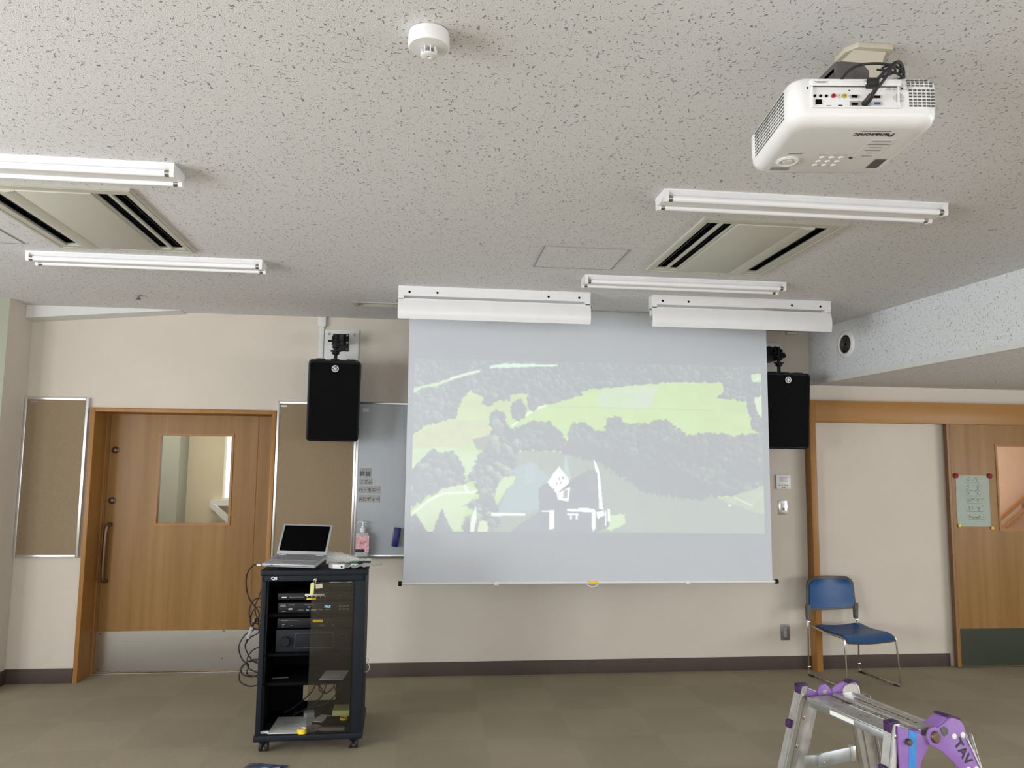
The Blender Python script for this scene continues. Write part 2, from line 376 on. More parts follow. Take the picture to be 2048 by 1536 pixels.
def dup(root, loc=None, rot=None, label=None, group=None):
    r = root.copy(); C.objects.link(r)
    if loc is not None: r.location = loc
    if rot is not None: r.rotation_euler = rot
    if label: r['label'] = label
    if group: r['group'] = group
    for ch in list(root.children):
        c = ch.copy(); C.objects.link(c); c.parent = r
        for g in list(ch.children):
            d = g.copy(); C.objects.link(d); d.parent = c
    return r
def text(name, s, size, M, mats, parent=None, depth=0.0004, align='CENTER', sx=1.0, shear=0.0, bold=0.0):
    """lettering as a thin mesh; M maps the text plane (x right, y up) to place"""
    cu = bpy.data.curves.new(name, 'FONT'); cu.body = s; cu.size = size; cu.align_x = align; cu.align_y = 'CENTER'; cu.extrude = depth / 2; cu.shear = shear; cu.offset = bold
    cu.resolution_u = 3
    o = bpy.data.objects.new(name, cu); C.objects.link(o); bpy.context.view_layer.update()
    dg = bpy.context.evaluated_depsgraph_get(); me = bpy.data.meshes.new_from_object(o.evaluated_get(dg))
    bpy.data.objects.remove(o); me.transform(Matrix.Diagonal((sx, 1, 1, 1))); me.transform(M); me.materials.clear(); me.materials.append(MT[mats])
    me.name = name
    o = bpy.data.objects.new(name, me); C.objects.link(o)
    if parent: o.parent = parent
    return o
def FR(loc, right, up):
    """matrix with x axis=right, y axis=up"""
    r = Vector(right).normalized(); u = Vector(up); u = (u - r * u.dot(r)).normalized(); n = r.cross(u)
    M = Matrix((r, u, n)).transposed().to_4x4(); M.translation = Vector(loc); return M
def rrect(x0, x1, y0, y1, r, n=6):
    P = []
    for cx, cy, a in ((x1 - r, y1 - r, 0), (x0 + r, y1 - r, 90), (x0 + r, y0 + r, 180), (x1 - r, y0 + r, 270)):
        for i in range(n + 1):
            t = R(a + 90 * i / n); P.append((cx + r * math.cos(t), cy + r * math.sin(t)))
    return P
def ring_prism(mb, outer, inner, axis, a, b, mi=0):
    n = len(outer); bm = mb.bm; n0 = len(bm.faces)
    def co(p, t): return {'x': (t, p[0], p[1]), 'y': (p[0], t, p[1]), 'z': (p[0], p[1], t)}[axis]
    O = [[bm.verts.new(co(p, t)) for p in outer] for t in (a, b)]; I = [[bm.verts.new(co(p, t)) for p in inner] for t in (a, b)]
    fs = []
    for i in range(n):
        j = (i + 1) % n
        fs += [bm.faces.new((O[0][i], O[0][j], I[0][j], I[0][i])), bm.faces.new((O[1][i], I[1][i], I[1][j], O[1][j])),
               bm.faces.new((O[0][i], O[1][i], O[1][j], O[0][j])), bm.faces.new((I[0][i], I[0][j], I[1][j], I[1][i]))]
    bmesh.ops.recalc_face_normals(bm, faces=fs); mb._mark(n0, mi)

# ================================================================== THE ROOM
D = 5.97; H = 2.668
XL, XR, YB = -4.5, 7.0, -4.1
ACS = [(1.232, 1.915, 3.262, 4.205), (-1.915, -1.232, 3.262, 4.205)]
SLOT = (-0.49, 2.98, 5.385, 5.50)
b = MB(); b.box(XL - .1, XR + .1, YB - .1, 8.8, -0.1, 0); struct(b.build('floor', 'carpet'))
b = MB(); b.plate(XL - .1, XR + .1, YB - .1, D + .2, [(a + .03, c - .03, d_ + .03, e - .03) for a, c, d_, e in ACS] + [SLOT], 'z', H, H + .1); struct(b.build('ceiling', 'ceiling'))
b = MB(); b.plate(-2.87, XR + .1, 0, H, [(-2.412, -1.103, 0, 1.942), (4.36, 5.5, 0, 1.92)], 'y', D, D + .22); struct(b.build('wall_front', 'wall'))
# corner pier at the left end of the front wall
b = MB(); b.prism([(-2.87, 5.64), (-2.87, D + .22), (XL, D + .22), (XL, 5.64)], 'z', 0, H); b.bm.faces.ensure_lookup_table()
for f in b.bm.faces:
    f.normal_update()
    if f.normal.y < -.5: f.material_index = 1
struct(b.build('wall_left_pier', ['wall', 'wall_shade'])).name = 'trim_1'
WINL = [(y - .9, y + .9, .75, 2.15) for y in (-.3, 1.9, 4.1)]
WINR = [(y - .9, y + .9, .8, 2.0) for y in (-2.4, -.2, 2.0)]
WINB = [(x - .95, x + .95, .75, 2.15) for x in (-2.6, .2, 3.0)]
b = MB(); b.plate(YB, 5.64, 0, H, WINL, 'x', XL - .15, XL); struct(b.build('wall_left', 'wall'))
b = MB(); b.plate(YB, D, 0, H, WINR, 'x', XR, XR + .15); struct(b.build('wall_right', 'wall'))
b = MB(); b.plate(XL, XR, 0, H, WINB, 'y', YB - .15, YB); struct(b.build('wall_back', 'wall'))
wi = 1
for y0, y1, z0, z1 in WINL + WINR:
    x = XL - .06 if (y0, y1, z0, z1) in WINL else XR + .06
    b = MB(); b.plate(y0, y1, z0, z1, [(y0 + .05, (y0 + y1) / 2 - .025, z0 + .05, z1 - .05), ((y0 + y1) / 2 + .025, y1 - .05, z0 + .05, z1 - .05)], 'x', x - .04, x + .04)
    struct(b.build('window_%d' % wi, 'alu')); wi += 1
for x0, x1, z0, z1 in WINB:
    b = MB(); b.plate(x0, x1, z0, z1, [(x0 + .05, (x0 + x1) / 2 - .025, z0 + .05, z1 - .05), ((x0 + x1) / 2 + .025, x1 - .05, z0 + .05, z1 - .05)], 'y', YB - .1, YB - .04)
    struct(b.build('window_%d' % wi, 'alu')); wi += 1
# bulkhead over the right hand side: lowered ceiling with a rockwool face
def bx(y): return 3.125 - (y - 5.804) * 0.0861
b = MB()
b.prism([(bx(D), D), (bx(YB), YB), (XR, YB), (XR, D)], 'z', 2.258, H)
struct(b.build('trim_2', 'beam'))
b = MB(); b.prism([(bx(D) - .004, D), (bx(YB) - .004, YB), (XR, YB), (XR, D)], 'z', 2.233, 2.258)
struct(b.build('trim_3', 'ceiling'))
# edge strip of that bulkhead
b = MB(); b.prism([(bx(D) - .009, D), (bx(YB) - .009, YB), (bx(YB) - .001, YB), (bx(D) - .001, D)], 'z', 2.228, 2.262); struct(b.build('trim_4', 'plaster'))
# wedge shaped bulkhead at the top left corner of the front wall
b = MB(); bm = b.bm
T = [(-2.868, 5.86, H), (-1.80, 5.86, H), (-1.80, D, H), (-2.868, D, H)]; Bq = [(-2.868, 5.86, 2.575), (-1.84, 5.86, 2.662), (-1.80, D, 2.655), (-2.868, D, 2.562)]
tv = [bm.verts.new(p) for p in T]; bv = [bm.verts.new(p) for p in Bq]
bm.faces.new(tv); bm.faces.new(bv[::-1])
for i in range(4): bm.faces.new((tv[i], bv[i], bv[(i + 1) % 4], tv[(i + 1) % 4]))
bmesh.ops.recalc_face_normals(bm, faces=bm.faces[:]); struct(b.build('trim_5', 'plaster', smooth=False))
# baseboards
b = MB(); b.box(-1.10, 3.05, D - .012, D, 0, .10, .003); struct(b.build('baseboard_front', 'base'))
b = MB(); b.box(3.105, 4.22, D - .012, D, 0, .10, .003); struct(b.build('baseboard_front_right', 'base')).name = 'baseboard_right'
b = MB(); b.box(-2.86, -2.42, D - .012, D, 0, .10, .003); b.box(-2.87, -2.858, 5.63, D, 0, .10, .003); b.box(XL, -2.858, 5.628, 5.64, 0, .10, .003); struct(b.build('baseboard_left', 'base'))
# housing slot of the roll-down screen, recessed in the ceiling
x0, x1, y0, y1 = SLOT
b = MB(); b.plate(x0 - .02, x1 + .02, y0 - .02, y1 + .02, [(x0 + .01, x1 - .01, y0 + .008, y1 - .008)], 'z', H - .004, H + .002)
b.box(x0, x0 + .01, y0, y1, H, H + .16); b.box(x1 - .01, x1, y0, y1, H, H + .16); b.box(x0, x1, y0, y0 + .008, H, H + .16); b.box(x0, x1, y1 - .008, y1, H, H + .16); b.box(x0, x1, y0, y1, H + .16, H + .17)
struct(b.build('trim_6', 'cream'))

# corridor behind the left door
b = MB(); b.box(-3.6, -0.2, 8.4, 8.5, 0, 1.17); b.box(-3.6, -2.06, 8.4, 8.5, 1.17, 2.7); b.box(-1.2, -.2, 8.4, 8.5, 1.17, 2.7); b.box(-2.06, -1.2, 8.4, 8.5, 2.3, 2.7)
b.box(-3.7, -3.6, 6.19, 8.5, 0, 2.7); b.box(-.3, -.2, 6.19, 8.5, 0, 2.7); b.box(-3.7, -.2, 6.19, 8.5, 2.7, 2.75)
struct(b.build('wall_corridor', 'creamwall'))
b = MB(); b.box(-3.3, -2.42, 8.1, 8.4, 0, 2.7); struct(b.build('trim_7', 'greywall'))
b = MB(); b.plate(-2.06, -1.2, 1.17, 2.3, [(-2.11, -1.9, 1.2, 2.27), (-1.87, -1.23, 1.2, 2.27)], 'y', 8.40, 8.44); struct(b.build('window_%d' % wi, 'paintw')); wi += 1
b = MB(); b.prism([(-2.15, 1.12), (-2.10, 1.14), (-1.75, .85), (-1.80, .81)], 'y', 8.25, 8.31); b.box(-2.16, -1.5, 8.33, 8.40, 1.12, 1.18)
struct(b.build('trim_8', 'paintw'))
# staircase seen through the right door
b = MB(); b.box(3.8, 7.1, 8.0, 8.1, 0, 2.7); b.box(3.8, 3.9, 6.19, 8, 0, 2.7); b.box(7., 7.1, 6.19, 8, 0, 2.7); b.box(3.8, 7.1, 6.19, 8.1, 2.7, 2.75)
struct(b.build('wall_stairwell', 'pinkwall'))
b = MB()
for dz in (0, -.14):
    b.prism([(5.5, .44 + dz), (7.0, 1.57 + dz), (7.0, 1.62 + dz), (5.5, .49 + dz)], 'y', 7.90, 7.94)
for x in (5.95, 6.6): b.prism([(x, 0.67 + (x - 5.95) * .75), (x + .02, 0.67 + (x - 5.95) * .75), (x + .02, 0.77 + (x - 5.95) * .75), (x, 0.77 + (x - 5.95) * .75)], 'y', 7.94, 8.0)
struct(b.build('trim_9', 'casing'))

# ------------------------------------------------------------------ left door
DY = 6.20
d1 = bpy.data.objects.new('door_1', None); C.objects.link(d1); d1.location = (-1.7575, DY, 0); struct(d1)
Mi = Matrix.Translation((1.7575, -DY, 0))
def dpart(mb, name, mt, par=d1, **k): mb.xf(Mi); return mb.build(name, mt, par, **k)
b = MB()
b.box(-2.415, -2.385, 5.952, 6.19, 0, 1.945, .002); b.box(-1.13, -1.10, 5.952, 6.19, 0, 1.945, .002); b.box(-2.385, -1.13, 5.952, 6.19, 1.915, 1.945, .002)
b.box(-2.385, -2.375, DY - .03, DY + .06, 0, 1.915); b.box(-1.14, -1.13, DY - .03, DY + .06, 0, 1.915); b.box(-2.385, -1.13, DY + .036, DY + .06, 1.90, 1.942)
dpart(b, 'door_frame', 'casing')
b = MB(); b.plate(-2.3755, -1.1395, .012, 1.9145, [(-1.995, -1.468, 1.09, 1.76)], 'y', DY, DY + .035); leaf = dpart(b, 'door_leaf', 'wood')
b = MB(); b.plate(-2.010, -1.453, 1.077, 1.773, [(-1.993, -1.470, 1.094, 1.756)], 'y', DY - .008, DY + .043); dpart(b, 'window_bead', 'casing')
b = MB(); b.box(-1.995, -1.468, DY + .014, DY + .02, 1.09, 1.76); dpart(b, 'glass_pane', 'pane')
b = MB(); b.box(-1.275, -1.2715, DY - .0012, DY + .001, .31, 1.905); b.box(-2.368, -2.362, DY - .0014, DY + .001, .012, 1.905); dpart(b, 'groove', 'groove')
b = MB(); b.box(-2.372, -1.142, DY - .003, DY - .0003, .014, .305, .0008, 1); kp = dpart(b, 'kick_plate', 'steel')
b = MB()
for x, z in ((-1.46, .298), (-1.462, .10), (-2.34, .29), (-2.34, .03)): b.cyl((x, DY - .0045, z), (x, DY - .002, z), .006, n=10)
b.xf(Mi); split(b, 'screw', 'bronze', d1)
for z in (1.64, 1.262):
    b = MB(); b.lathe([(.026, 0), (.026, .006), (.017, .012), (.017, .022), (.012, .025), (0, .025)], (-2.318, DY, z), (0, -1, 0), 24); dpart(b, 'lock_cylinder', 'bronze')
b = MB(); b.tube([(-2.318, DY, 1.085), (-2.320, DY - .035, 1.082), (-2.328, DY - .055, 1.05), (-2.332, DY - .058, .87), (-2.332, DY - .055, .70), (-2.326, DY - .035, .672), (-2.322, DY, .668)], .0145, 14, 6); dpart(b, 'pull_handle', 'bronze')
b = MB(); b.box(-2.38, -1.135, DY - .012, DY + .04, 0, .0045); dpart(b, 'floor_rail', 'alu')

# ------------------------------------------------------------------ right sliding door with header and post
d2 = bpy.data.objects.new('door_2', None); C.objects.link(d2); d2.location = (4.75, 5.90, 0); struct(d2)
Mi = Matrix.Translation((-4.75, -5.90, 0))
b = MB(); b.plate(4.240, 5.55, .008, 1.935, [(4.672, 5.22, 1.082, 1.757)], 'y', 5.90, 5.94); dpart(b, 'door_leaf', 'wood', d2)
b = MB(); b.plate(4.658, 5.234, 1.068, 1.771, [(4.674, 5.218, 1.084, 1.755)], 'y', 5.893, 5.947); dpart(b, 'window_bead', 'casing', d2)
b = MB(); b.box(4.672, 5.22, 5.915, 5.921, 1.082, 1.757); dpart(b, 'glass_pane', 'pane', d2)
b = MB(); b.box(4.2375, 4.2405, 5.899, 5.94, .008, 1.93); b.box(4.262, 4.2636, 5.8992, 5.9005, .01, 1.93); dpart(b, 'edge_strip', 'groove', d2)
b = MB(); b.box(4.272, 5.54, 5.8972, 5.8998, .012, .303); dpart(b, 'kick_plate', 'dkgreen', d2)
b = MB(); b.box(3.103, 5.8, 5.875, D, 1.930, 2.102, .002); dpart(b, 'header_cover', 'woodx', d2)
b = MB(); b.box(3.053, 3.103, 5.875, D, 0, 2.102, .002); dpart(b, 'stop_post', 'casing', d2)

# ================================================================== CEILING THINGS
# two-lamp batten lights
def make_batten():
    t = thing('ceiling_light', '', 'ceiling light', (0, 0, H), group='two-tube fluorescent battens on the ceiling')
    L2 = .618
    b = MB(); b.prism([(-.068, 0), (-.068, -.007), (-.026, -.040), (.026, -.040), (.068, -.007), (.068, 0)], 'x', -L2, L2); b.build('body', 'paintw', t, ang=20)
    for s in (-1, 1):
        y = s * .052; z = -.037
        b = MB(); b.cyl((-.588, y, z), (.588, y, z), .0128, n=20); tb = b.build('tube', 'tube', t)
        b = MB(); b.cyl((-.600, y, z), (-.582, y, z), .0133, n=20); b.cyl((.582, y, z), (.600, y, z), .0133, n=20); split(b, 'tube_cap', 'cap', tb)
        for e in (-1, 1):
            b = MB(); b.prism([(y - .014, -.006), (y - .014, -.044), (y - .009, -.053), (y + .009, -.053), (y + .014, -.044), (y + .014, -.006)], 'x', e * .600, e * .617); b.build('lamp_holder', 'whitep', t)
    return t
bat = make_batten()
bat.location = (1.566, 3.021, H); bat['label'] = 'white two-tube fluorescent light in front of the right ceiling air conditioner, nearest the projector'
dup(bat, (-1.58, 3.024, H), label='white two-tube fluorescent light cut off by the left edge, before the left air conditioner')
dup(bat, (-1.53, 4.399, H), label='white two-tube fluorescent light between the left air conditioner and the front wall')
dup(bat, (1.537, 4.443, H), label='white two-tube fluorescent light behind the right air conditioner, above the screen')

# screen-wash lights with a long reflector
def make_wash():
    t = thing('board_light', '', 'board light', (0, 0, H), group='white reflector lights above the screen')
    l = .615
    b = MB(); b.box(-l, l, 0, .075, -.062, 0, .002, 1); b.box(-l, -l + .035, .004, .075, -.088, -.06, .002, 1); b.box(l - .035, l, .004, .075, -.088, -.06, .002, 1)
    b.box(-l, l, -.0015, .0, -.006, 0); b.build('body', 'paintw', t)
    b = MB()
    for x in (-.545, -.37, .34, .54): b.cyl((x, -.0008, -.038), (x, .002, -.038), .0075, n=12)
    split(b, 'slot_hole', 'black', t)
    rows = []
    for i in range(9):
        k = i / 8; z = -.080 - .128 * k; y = .006 - .022 * math.sin(k * math.pi * .8) + .012 * k
        rows.append([(-l, y, z), (l, y, z)])
    b = MB(); b.sheet(rows, .003); b.box(-l, l, .004, .016, -.083, -.078); b.build('reflector', 'paintw', t)
    b = MB(); b.cyl((-.59, .045, -.105), (.59, .045, -.105), .0128, n=16); b.build('tube', 'tube', t)
    for e in (-1, 1):
        b = MB(); b.prism([(.012, -.055), (.012, -.115), (.03, -.128), (.07, -.128), (.073, -.055)], 'x', e * .592, e * .613); b.build('lamp_holder', 'whitep', t)
    for e in (-1, 1):
        b = MB(); b.cyl((e * .610, .022, -.093), (e * .626, .022, -.093), .006, n=10); b.build('knob', 'cap', t)
    return t
w1 = make_wash(); w1.location = (0.435, 4.832, H); w1['label'] = 'long white reflector light above the left half of the projection screen'
dup(w1, (2.073, 4.832, H), label='long white reflector light above the right end of the projection screen')

# ceiling cassette air conditioners
def make_ac(mirror):
    x0, x1, y0, y1 = -.3415, .3415, -.4715, .4715
    t = thing('ceiling_air_conditioner', '', 'air conditioner', (0, 0, H), group='ceiling cassette air conditioners')
    def X(a, b_): return (a, b_) if not mirror else (-b_, -a)
    slots = [X(-.308, -.245), X(-.232, -.180), X(.212, .285)]
    b = MB(); b.plate(x0, x1, y0, y1, [(a, c, -.415, .415) for a, c in slots], 'z', -.012, 0.002)
    b.build('panel', 'cream', t)
    b = MB(); b.plate(x0 + .006, x1 - .006, y0 + .006, y1 - .006, [(x0 + .018, x1 - .018, y0 + .018, y1 - .018)], 'z', -.0145, -.011); b.build('panel_rim', 'cream', t)
    a, c = X(-.168, .130)
    b = MB(); b.box(a, c, -.42, .42, -.018, -.010, .003, 2); b.build('intake_grille', 'cream', t)
    a, c = X(.130, .205)
    pts = [(a, -.011), (a, -.018), ((a + c) / 2, -.026), (c, -.020), (c, -.011)] if not mirror else [(c, -.011), (c, -.018), ((a + c) / 2, -.026), (a, -.020), (a, -.011)]
    b = MB(); b.prism(pts, 'y', -.42, .42); b.build('air_flap', 'cream', t)
    b = MB()
    b.box(x0 + .035, x1 - .035, y0 + .035, y1 - .035, .08, .085)
    for sx in (x0 + .035, x1 - .04): b.box(sx, sx + .005, y0 + .035, y1 - .035, 0.0, .085)
    for sy in (y0 + .035, y1 - .04): b.box(x0 + .035, x1 - .035, sy, sy + .005, 0.0, .085)
    for a, c in slots:
        for s in (a - .004, c): b.box(s, s + .004, -.415, .415, .0, .08)
    b.build('inner_case', 'black', t)
    for i, (a, c) in enumerate(slots):
        b = MB()
        if i != 1: b.box((a + c) / 2 - .003, (a + c) / 2 + .003, -.41, .41, .004, .03)
        else:
            for k in range(3): b.box(a + .008 + k * .015, a + .011 + k * .015, -.41, .41, .006, .02)
        for k in range(9): b.box(a, c, -.40 + k * .1, -.396 + k * .1, .012, .04)
        b.build('louvre', 'blackm', t)
    return t
a1 = make_ac(False); a1.location = (1.5735, 3.7335, H); a1['label'] = 'cream ceiling air conditioner panel on the right, between two tube lights below the projector'
a2 = make_ac(True); a2.location = (-1.5735, 3.7335, H); a2['label'] = 'cream ceiling air conditioner panel at the left edge, between two tube lights'

# access hatches
def hatch(x0, x1, y0, y1, label):
    t = thing('ceiling_hatch', label, 'access hatch', ((x0 + x1) / 2, (y0 + y1) / 2, H), group='flush ceiling access hatches')
    w, h = (x1 - x0) / 2, (y1 - y0) / 2
    b = MB(); b.plate(-w, w, -h, h, [(-w + .006, w - .006, -h + .006, h - .006)], 'z', -.0035, .0); b.build('frame', 'greym', t)
    b = MB(); b.box(-w + .008, w - .008, -h + .008, h - .008, -.003, 0); b.build('panel', MT_H, t)
    b = MB(); b.cyl((0, -h + .02 if False else h - .02, -.004), (0, h - .02, -.003), .008, n=12); b.build('latch', 'greym', t)
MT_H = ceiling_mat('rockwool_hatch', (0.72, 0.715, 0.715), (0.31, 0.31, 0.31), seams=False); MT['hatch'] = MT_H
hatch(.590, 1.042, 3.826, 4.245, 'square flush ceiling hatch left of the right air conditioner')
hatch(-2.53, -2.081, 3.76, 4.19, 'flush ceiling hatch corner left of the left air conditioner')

# heat detector
t = thing('heat_detector', 'round white heat detector on the ceiling near the top centre', 'fire detector', (-.010, 1.945, H))
b = MB(); b.lathe([(.047, 0), (.053, -.002), (.053, -.010), (.0545, -.011), (.0545, -.036), (.051, -.041), (.022, -.043), (0, -.043)][::-1], n=48); b.build('housing', 'whitep', t)
b = MB(); b.lathe([(0, -.058), (.0185, -.058), (.022, -.061), (.022, -.064), (.017, -.0665), (.006, -.0665), (.004, -.062), (0, -.062)][::-1], n=32)
for k in range(8):
    a = 2 * math.pi * k / 8 + .2; Mk = Matrix.Rotation(a, 4, 'Z'); b.box(.0185, .0215, -.0015, .0015, -.060, -.042, M=Mk)
b.build('guard', 'whitep', t)
b = MB(); b.cyl((0, 0, -.056), (0, 0, -.044), .010, n=16); b.build('sensor', 'grey_ink', t)
t = thing('sprinkler_head', 'tiny metal sprinkler head in the ceiling above the left door', 'sprinkler', (-1.932, 5.385, H))
b = MB(); b.lathe([(.022, 0), (.022, -.004), (.012, -.006), (.012, -.014)][::-1], n=20); b.build('flange', 'greym', t)
b = MB(); b.lathe([(.006, -.012), (.006, -.024), (.017, -.026), (.017, -.029)][::-1], n=20); b.build('deflector', 'greyd', t)

# round duct outlet in the bulkhead face
yd = 5.472; xd = bx(yd)
nd = Vector((-1, -.0861, 0)).normalized()
t = thing('air_vent', 'round white air vent in the speckled bulkhead face on the right', 'vent', (xd, yd, 2.492), (0, 0, math.atan2(-.0861, -1) ))
b = MB(); b.lathe([(.070, .002), (.070, .012), (.077, .016), (.094, .014), (.103, .006), (.105, 0.001)], (0, 0, 0), (1, 0, 0), 40); b.build('outer_ring', 'whitep', t)
b = MB(); b.lathe([(0, .003), (.070, .003), (.070, .001)], (0, 0, 0), (1, 0, 0), 40)
b.build('throat', 'black', t)
b = MB()
for k in range(5): b.tube([(.006, .064 * math.cos(R(a_)) * (1 - k * .18), .064 * math.sin(R(a_)) * (1 - k * .18)) for a_ in range(0, 360, 30)], .0025, 6, 2, closed=True)
b.build('louvre', 'greyd', t)

# ------------------------------------------------------------------ projection screen
SY = 5.41
sc = thing('projection_screen', 'large white roll-down projection screen hanging in the middle of the front wall', 'projection screen', (1.19, SY, .755))
def sp(mb, name, mt, par=sc, **k): mb.xf(Matrix.Translation((-1.19, -SY, -.755))); return mb.build(name, mt, par, **k)
xa, xb, zb, zt = -.118, 2.497, .757, 2.76
b = MB(); b.sheet([[(xa + (xb - xa) * i / 24, SY + .004 * math.cos(i / 24 * 6.28), z) for i in range(25)] for z in [zb + (zt - zb) * j / 12 for j in range(13)]], .0008); sp(b, 'fabric', 'screen')
b = MB(); b.cyl((xa - .012, SY, .750), (xb + .020, SY, .750), .0095, n=16); sp(b, 'bottom_bar', 'whitep')
for x in (xa - .020, xb + .028):
    b = MB(); b.cyl((x - .011, SY, .750), (x + .011, SY, .750), .016, n=20); sp(b, 'end_cap', 'blackp')
for x in (.515, 1.87):
    b = MB(); b.box(x - .016, x + .016, SY - .013, SY + .013, .736, .763, .003); sp(b, 'bar_clip', 'whitep')
b = MB(); b.box(1.152, 1.225, SY - .0115, SY + .0115, .742, .764, .002); sp(b, 'yellow_tape', 'yellow')
b = MB(); b.tube([(1.148, SY, .742), (1.160, SY, .729), (1.188, SY, .722), (1.216, SY, .729), (1.228, SY, .742)], .004, 8, 5); sp(b, 'pull_handle', 'whitep')
b = MB(); b.cyl((xa - .3, SY + .02, 2.76), (xb + .3, SY + .02, 2.76), .03, n=20); sp(b, 'roller', 'whitep')

# projected picture: painted on a fine grid, as the light the projector throws on the fabric
def picture(Wd=690, Hd=345):
    rng = np.random.RandomState(3)
    yy, xx = np.mgrid[0:Hd, 0:Wd]
    # working coordinates: 1880 x 940 units
    X = xx / (Wd - 1) * 1880; Y = yy / (Hd - 1) * 920
    def noise(sx, sy=None, seed=0):
        sy = sy or sx; r = np.random.RandomState(seed); gw, gh = int(1880 / sx) + 3, int(940 / sy) + 3
        g = r.rand(gh, gw); fx, fy = X / sx, Y / sy; ix, iy = fx.astype(int), fy.astype(int); tx, ty = fx - ix, fy - iy
        tx = tx * tx * (3 - 2 * tx); ty = ty * ty * (3 - 2 * ty)
        return (g[iy, ix] * (1 - tx) + g[iy, ix + 1] * tx) * (1 - ty) + (g[iy + 1, ix] * (1 - tx) + g[iy + 1, ix + 1] * tx) * ty
    N1, N2, N3 = noise(60, seed=1), noise(26, seed=2), noise(11, seed=4); N4 = noise(6, seed=5)
    def poly(pts, jag=0, js=3):
        PX = X + (N3 - .5) * jag * 2 + (N2 - .5) * jag; PY = Y + (noise(13, seed=8 + js) - .5) * jag * 2 + (noise(30, seed=9 + js) - .5) * jag
        c = np.zeros(X.shape, bool); n = len(pts)
        for i in range(n):
            (x1, y1), (x2, y2) = pts[i], pts[(i + 1) % n]
            if y1 == y2: continue
            k = ((y1 > PY) != (y2 > PY)) & (PX < (x2 - x1) * (PY - y1) / (y2 - y1) + x1); c ^= k
        return c
    img = np.zeros((Hd, Wd, 3)); 
    def put(mask, col, tex=None, amp=.3):
        c = np.array(col)[None, :] * np.ones((mask.sum(), 1))
        if tex is not None: c = c * (1 + (tex[mask][:, None] - .5) * 2 * amp)
        img[mask] = c
    def Q(*p): return [(a - 78, b_ - 55) for a, b_ in p]   # photo-crop units to picture units
    def trees(mask, lo=.005, hi=.12, seed=0, bias=.5):
        tx = .4 * noise(34, seed=20 + seed) + .35 * noise(15, seed=30 + seed) + .25 * N4
        k = np.clip((tx - bias) * 3.2, 0, 1)[..., None]
        c = np.array([lo, lo * 1.5, lo * 1.2]) * (1 - k) + np.array([hi * .7, hi, hi * .55]) * k
        img[mask] = c[mask]
        r_ = np.random.RandomState(50 + seed); ux, uy = 1880 / (Wd - 1), 920 / (Hd - 1)
        ys, xs = np.nonzero(mask)
        if not len(ys): return
        for cy in np.arange(ys.min() * uy + 8, ys.max() * uy, 24):
            sc_ = .75 + .55 * cy / 920
            for cx in np.arange(xs.min() * ux, xs.max() * ux, 38 * sc_):
                x_, y_ = cx + r_.uniform(-18, 18), cy + r_.uniform(-11, 11); a_, b_ = r_.uniform(14, 36) * sc_, r_.uniform(16, 38) * sc_
                ci, cj = int(round(y_ / uy)), int(round(x_ / ux))
                if not (0 <= ci < Hd and 0 <= cj < Wd) or not mask[ci, cj]: continue
                i0, i1, j0, j1 = max(0, ci - 22), min(Hd, ci + 23), max(0, cj - 20), min(Wd, cj + 21)
                dx, dy = (X[i0:i1, j0:j1] - x_) / a_, (Y[i0:i1, j0:j1] - y_) / b_; d2 = dx * dx + dy * dy + (N4[i0:i1, j0:j1] - .5) * .5
                q_ = np.clip((dx * .55 - dy * .75) * 1.1 + .12 + (N4[i0:i1, j0:j1] - .5) * .9, 0, 1) ** 1.3 * r_.uniform(.25, 1.3) * (1.25 - bias) * np.clip(N1[ci, cj] * 1.6 - .1, .15, 1.2)
                m_ = (d2 < 1) & mask[i0:i1, j0:j1]; cc = np.stack([lo + hi * 1.0 * q_, lo * 1.5 + hi * 1.3 * q_, lo + hi * .75 * q_], -1)
                img[i0:i1, j0:j1][m_] = cc[m_]
    G = (.18, .31, .0); G2 = (.20, .33, .08); YG = (.22, .29, .03)
    put(np.ones(X.shape, bool), G, N1, .05)
    # far hills and woods
    trees(poly(Q((60, 40), (2000, 40), (2000, 150), (1470, 150), (1260, 175), (1130, 190), (1000, 200), (945, 240), (800, 290), (740, 300), (560, 300), (400, 330), (60, 480)), 8), seed=1)
    put(poly(Q((470, 85), (560, 70), (830, 70), (830, 78), (560, 95), (470, 97)), 3), (.3, .42, .28))
    put(poly(Q((75, 215), (200, 180), (262, 160), (420, 115), (420, 122), (270, 168), (200, 200), (75, 240)), 3), (.22, .34, .16))
    put(poly(Q((260, 155), (340, 128), (415, 112), (415, 119), (345, 138), (262, 165)), 2), (.36, .44, .32))
    trees(poly(Q((120, 210), (370, 190), (365, 260), (330, 330), (220, 380), (130, 430), (75, 460), (75, 260)), 10), seed=2)
    put(poly(Q((330, 270), (400, 190), (430, 260), (600, 240), (690, 232), (680, 310), (590, 330), (470, 380), (470, 500), (200, 540), (75, 540), (75, 470), (140, 420), (300, 370)), 5), YG, N1, .12)
    put(poly(Q((75, 470), (270, 385), (470, 380), (470, 470), (380, 490), (300, 540), (75, 540)), 3), (.23, .25, .05), N2, .08)
    trees(poly(Q((370, 190), (560, 160), (640, 190), (640, 230), (590, 240), (580, 270), (500, 275), (430, 300), (440, 250), (380, 240)), 8), seed=3)
    put(poly(Q((780, 295), (950, 240), (1130, 190), (1480, 152), (1740, 152), (1740, 300), (1900, 330), (1900, 480), (1550, 460), (1100, 440), (870, 420), (580, 415)), 2), (.20, .325, .0), N1, .06)
    put(poly(Q((1060, 210), (1290, 180), (1380, 180), (1330, 300), (1040, 300)), 1), (.21, .32, .11), N1, .05)
    put(poly(Q((1280, 180), (1380, 180), (1330, 300), (1240, 300)), 1), (.24, .31, .15), N1, .05)
    put(poly(Q((780, 297), (1330, 299), (1700, 304), (1700, 308), (780, 302))), (.13, .28, .04))
